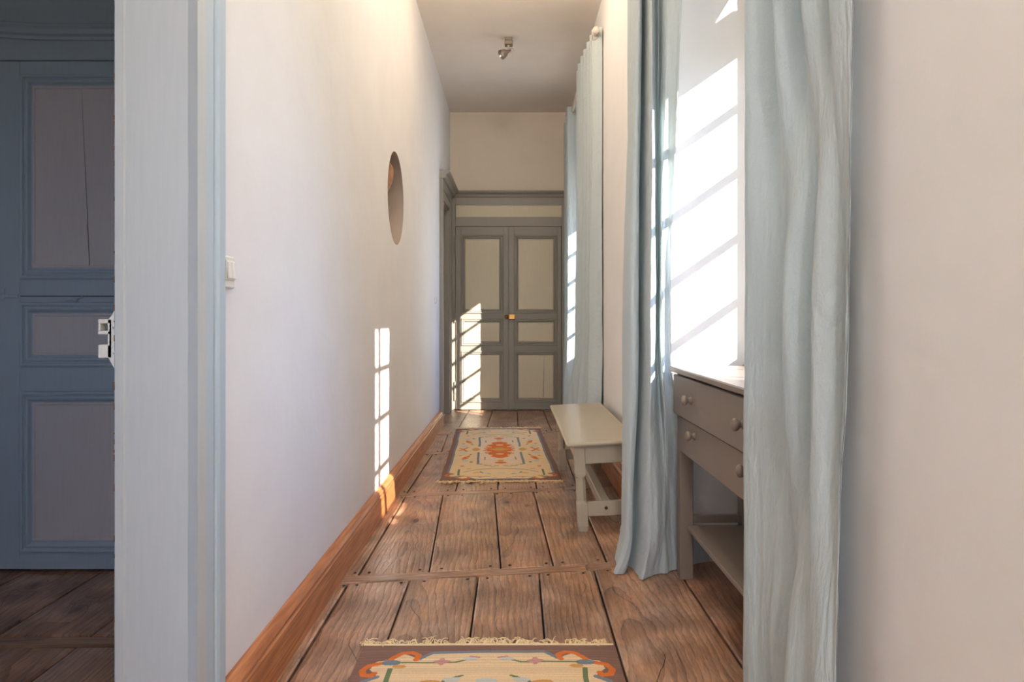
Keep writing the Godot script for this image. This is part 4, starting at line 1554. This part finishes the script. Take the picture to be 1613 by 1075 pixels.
func build_small_things() -> void:
	# round recess in the left wall
	var cy := P(XL, 1.786, 4.22)
	var t := thing("wall_niche", "round taupe recess set into the white left wall", "niche", P(XL, 1.502, 4.22))
	var g := Geo.new()
	var prof := []
	for q in [[0.2835, 0.001], [0.2825, -0.002], [0.2815, -0.10], [0.27, -0.122], [0.0, -0.124]]:
		prof.append(Vector2(q[0], q[1]))
	g.lathe(cy, Vector3(1, 0, 0), prof, 72)
	part("lining", g, M.taupe, t)
	g = Geo.new()
	# a wooden leaf-shaped piece standing against the near edge inside
	var outl := [Vector2(0.0, -0.13), Vector2(0.03, -0.09), Vector2(0.058, -0.03), Vector2(0.068, 0.02), Vector2(0.062, 0.06), Vector2(0.045, 0.085), Vector2(0.02, 0.09), Vector2(0.0, 0.085)]
	g.prism(outl, P(XL - 0.07, 1.905, 4.15), Vector3(0.98, 0, -0.2), Vector3.UP, -0.012, 0.012, 0.004)
	part("wooden_ornament", g, M.wood_piece, t, "brown wooden piece")
	# light switches on the left wall
	for s in [[1.715, 1.158, "white double light switch on the left wall beside the blue door casing", 1.0], [6.30, 1.215, "small white light switch on the left wall by the grey doorway casing", 0.85]]:
		var k: float = s[3]
		var sw := thing("light_switch", s[2], "light switch", P(XL, s[1], s[0]), "", "white switches on the left wall")
		g = Geo.new()
		g.box(P(XL + 0.005, s[1], s[0]), Vector3(0.010, 0.082 * k, 0.074 * k), 0.004)
		part("plate", g, M.switch, sw)
		g = Geo.new()
		g.box(P(XL + 0.0115, s[1] + 0.004, s[0]), Vector3(0.005, 0.05 * k, 0.05 * k), 0.0015)
		part("inner_frame", g, M.switch, sw)
		for dd in [-0.0115, 0.0115]:
			g = Geo.new()
			g.box(P(XL + 0.0155, s[1] + 0.004, s[0] + dd * k), Vector3(0.005, 0.042 * k, 0.02 * k), 0.0015, Basis(Vector3(0, 0, 1), 0.06))
			part("rocker", g, M.switch, sw)
	# ceiling spotlight
	var at := P(-0.036, HC, 5.78)
	t = thing("ceiling_spotlight", "small brushed metal spotlight fixed to the ceiling", "spotlight", at)
	g = Geo.new()
	g.box(at + Vector3(0, -0.014, 0), Vector3(0.062, 0.028, 0.062), 0.004)
	part("canopy", g, M.grey_metal, t)
	g = Geo.new()
	g.box(at + Vector3(0, -0.045, 0), Vector3(0.070, 0.034, 0.070), 0.005)
	part("connector_box", g, M.grey_metal, t)
	g = Geo.new()
	g.lathe(at + Vector3(-0.002, -0.062, 0), Vector3.DOWN, [Vector2(0.014, 0), Vector2(0.014, 0.004), Vector2(0.007, 0.006), Vector2(0.007, 0.040), Vector2(0.011, 0.042), Vector2(0.011, 0.056), Vector2(0, 0.058)], 14)
	part("stem", g, M.steel, t)
	var j := at + Vector3(0.0, -0.108, 0.0)
	g = Geo.new()
	g.tube([j + Vector3(0.0, 0.012, 0.004), j + Vector3(0.03, 0.022, 0.006), j + Vector3(0.043, 0.012, 0.006), j + Vector3(0.036, -0.004, 0.005), j + Vector3(0.01, -0.018, 0.002)], 0.003, 8)
	part("cable", g, M.steel, t)
	var ax := Vector3(-0.80, -0.52, 0.30).normalized()
	g = Geo.new()
	g.lathe(j - ax * 0.018, ax, [Vector2(0, 0), Vector2(0.009, 0.0), Vector2(0.010, 0.018), Vector2(0.014, 0.022), Vector2(0.016, 0.034), Vector2(0.026, 0.046), Vector2(0.036, 0.068), Vector2(0.041, 0.094), Vector2(0.042, 0.098), Vector2(0.039, 0.098), Vector2(0.033, 0.070), Vector2(0.022, 0.05), Vector2(0, 0.045)], 26)
	var hd := part("lamp_head", g, M.steel, t)
	g = Geo.new()
	g.lathe(j - ax * 0.018, ax, [Vector2(0.006, 0.046), Vector2(0.018, 0.06), Vector2(0.024, 0.08), Vector2(0.022, 0.086), Vector2(0, 0.089)], 18)
	part("bulb", g, M.bulb, hd)


# ------------------------------------------------------------------ the scene
func _ready() -> void:
	rng.seed = 4
	# camera: level, lens shifted down
	var cam := Camera3D.new()
	cam.name = "camera"
	cam.projection = Camera3D.PROJECTION_FRUSTUM
	cam.near = 0.05
	cam.far = 200.0
	cam.size = 0.05 * 1.0
	cam.frustum_offset = Vector2(-0.0014, -0.0321) * 0.05
	cam.position = Vector3(0, 1.04, 0)
	cam.current = true
	add_child(cam)
	# sky
	var env := Environment.new()
	env.background_mode = Environment.BG_SKY
	var sm := ProceduralSkyMaterial.new()
	sm.sky_top_color = Color(0.48, 0.63, 0.88)
	sm.sky_horizon_color = Color(0.84, 0.90, 0.97)
	sm.ground_horizon_color = Color(0.74, 0.72, 0.66)
	sm.ground_bottom_color = Color(0.62, 0.58, 0.50)
	sm.sky_energy_multiplier = 1.0
	sm.ground_energy_multiplier = 0.7
	var sky := Sky.new()
	sky.sky_material = sm
	env.sky = sky
	env.background_energy_multiplier = 3.9
	env.tonemap_mode = Environment.TONE_MAPPER_LINEAR
	env.tonemap_exposure = 1.6
	env.sdfgi_enabled = true
	env.ssao_enabled = true
	env.ssil_enabled = true
	var we := WorldEnvironment.new()
	we.name = "world"
	we.environment = env
	add_child(we)
	# sun, from the window side and behind
	var sun := DirectionalLight3D.new()
	sun.name = "sun"
	sun.light_color = Color(1.0, 0.965, 0.92)
	sun.light_energy = 4.3
	sun.light_angular_distance = 0.5
	sun.shadow_enabled = true
	sun.sky_mode = DirectionalLight3D.SKY_MODE_LIGHT_ONLY
	sun.basis = Basis.looking_at(Vector3(-1.0, -0.694, -1.03).normalized(), Vector3.UP)
	add_child(sun)
	make_materials()
	build_floor()
	build_shell()
	for i in 3:
		build_window(i)
	build_unseen_front_window()
	build_added_side_window()
	build_fill_lamps()
	build_outside()
	build_baseboards()
	build_back_wall()
	build_near_doorway()
	build_blue_door()
	build_curtains()
	build_console()
	build_bench()
	build_rug("cream flower-patterned rug with brown border lying nearest the viewer", Vector2(-0.070, 1.115), 0.006, 21)
	build_rug("cream flower-patterned rug with orange medallion lying beside the bench", Vector2(-0.105, 5.41), 0.03, 22)
	build_small_things()
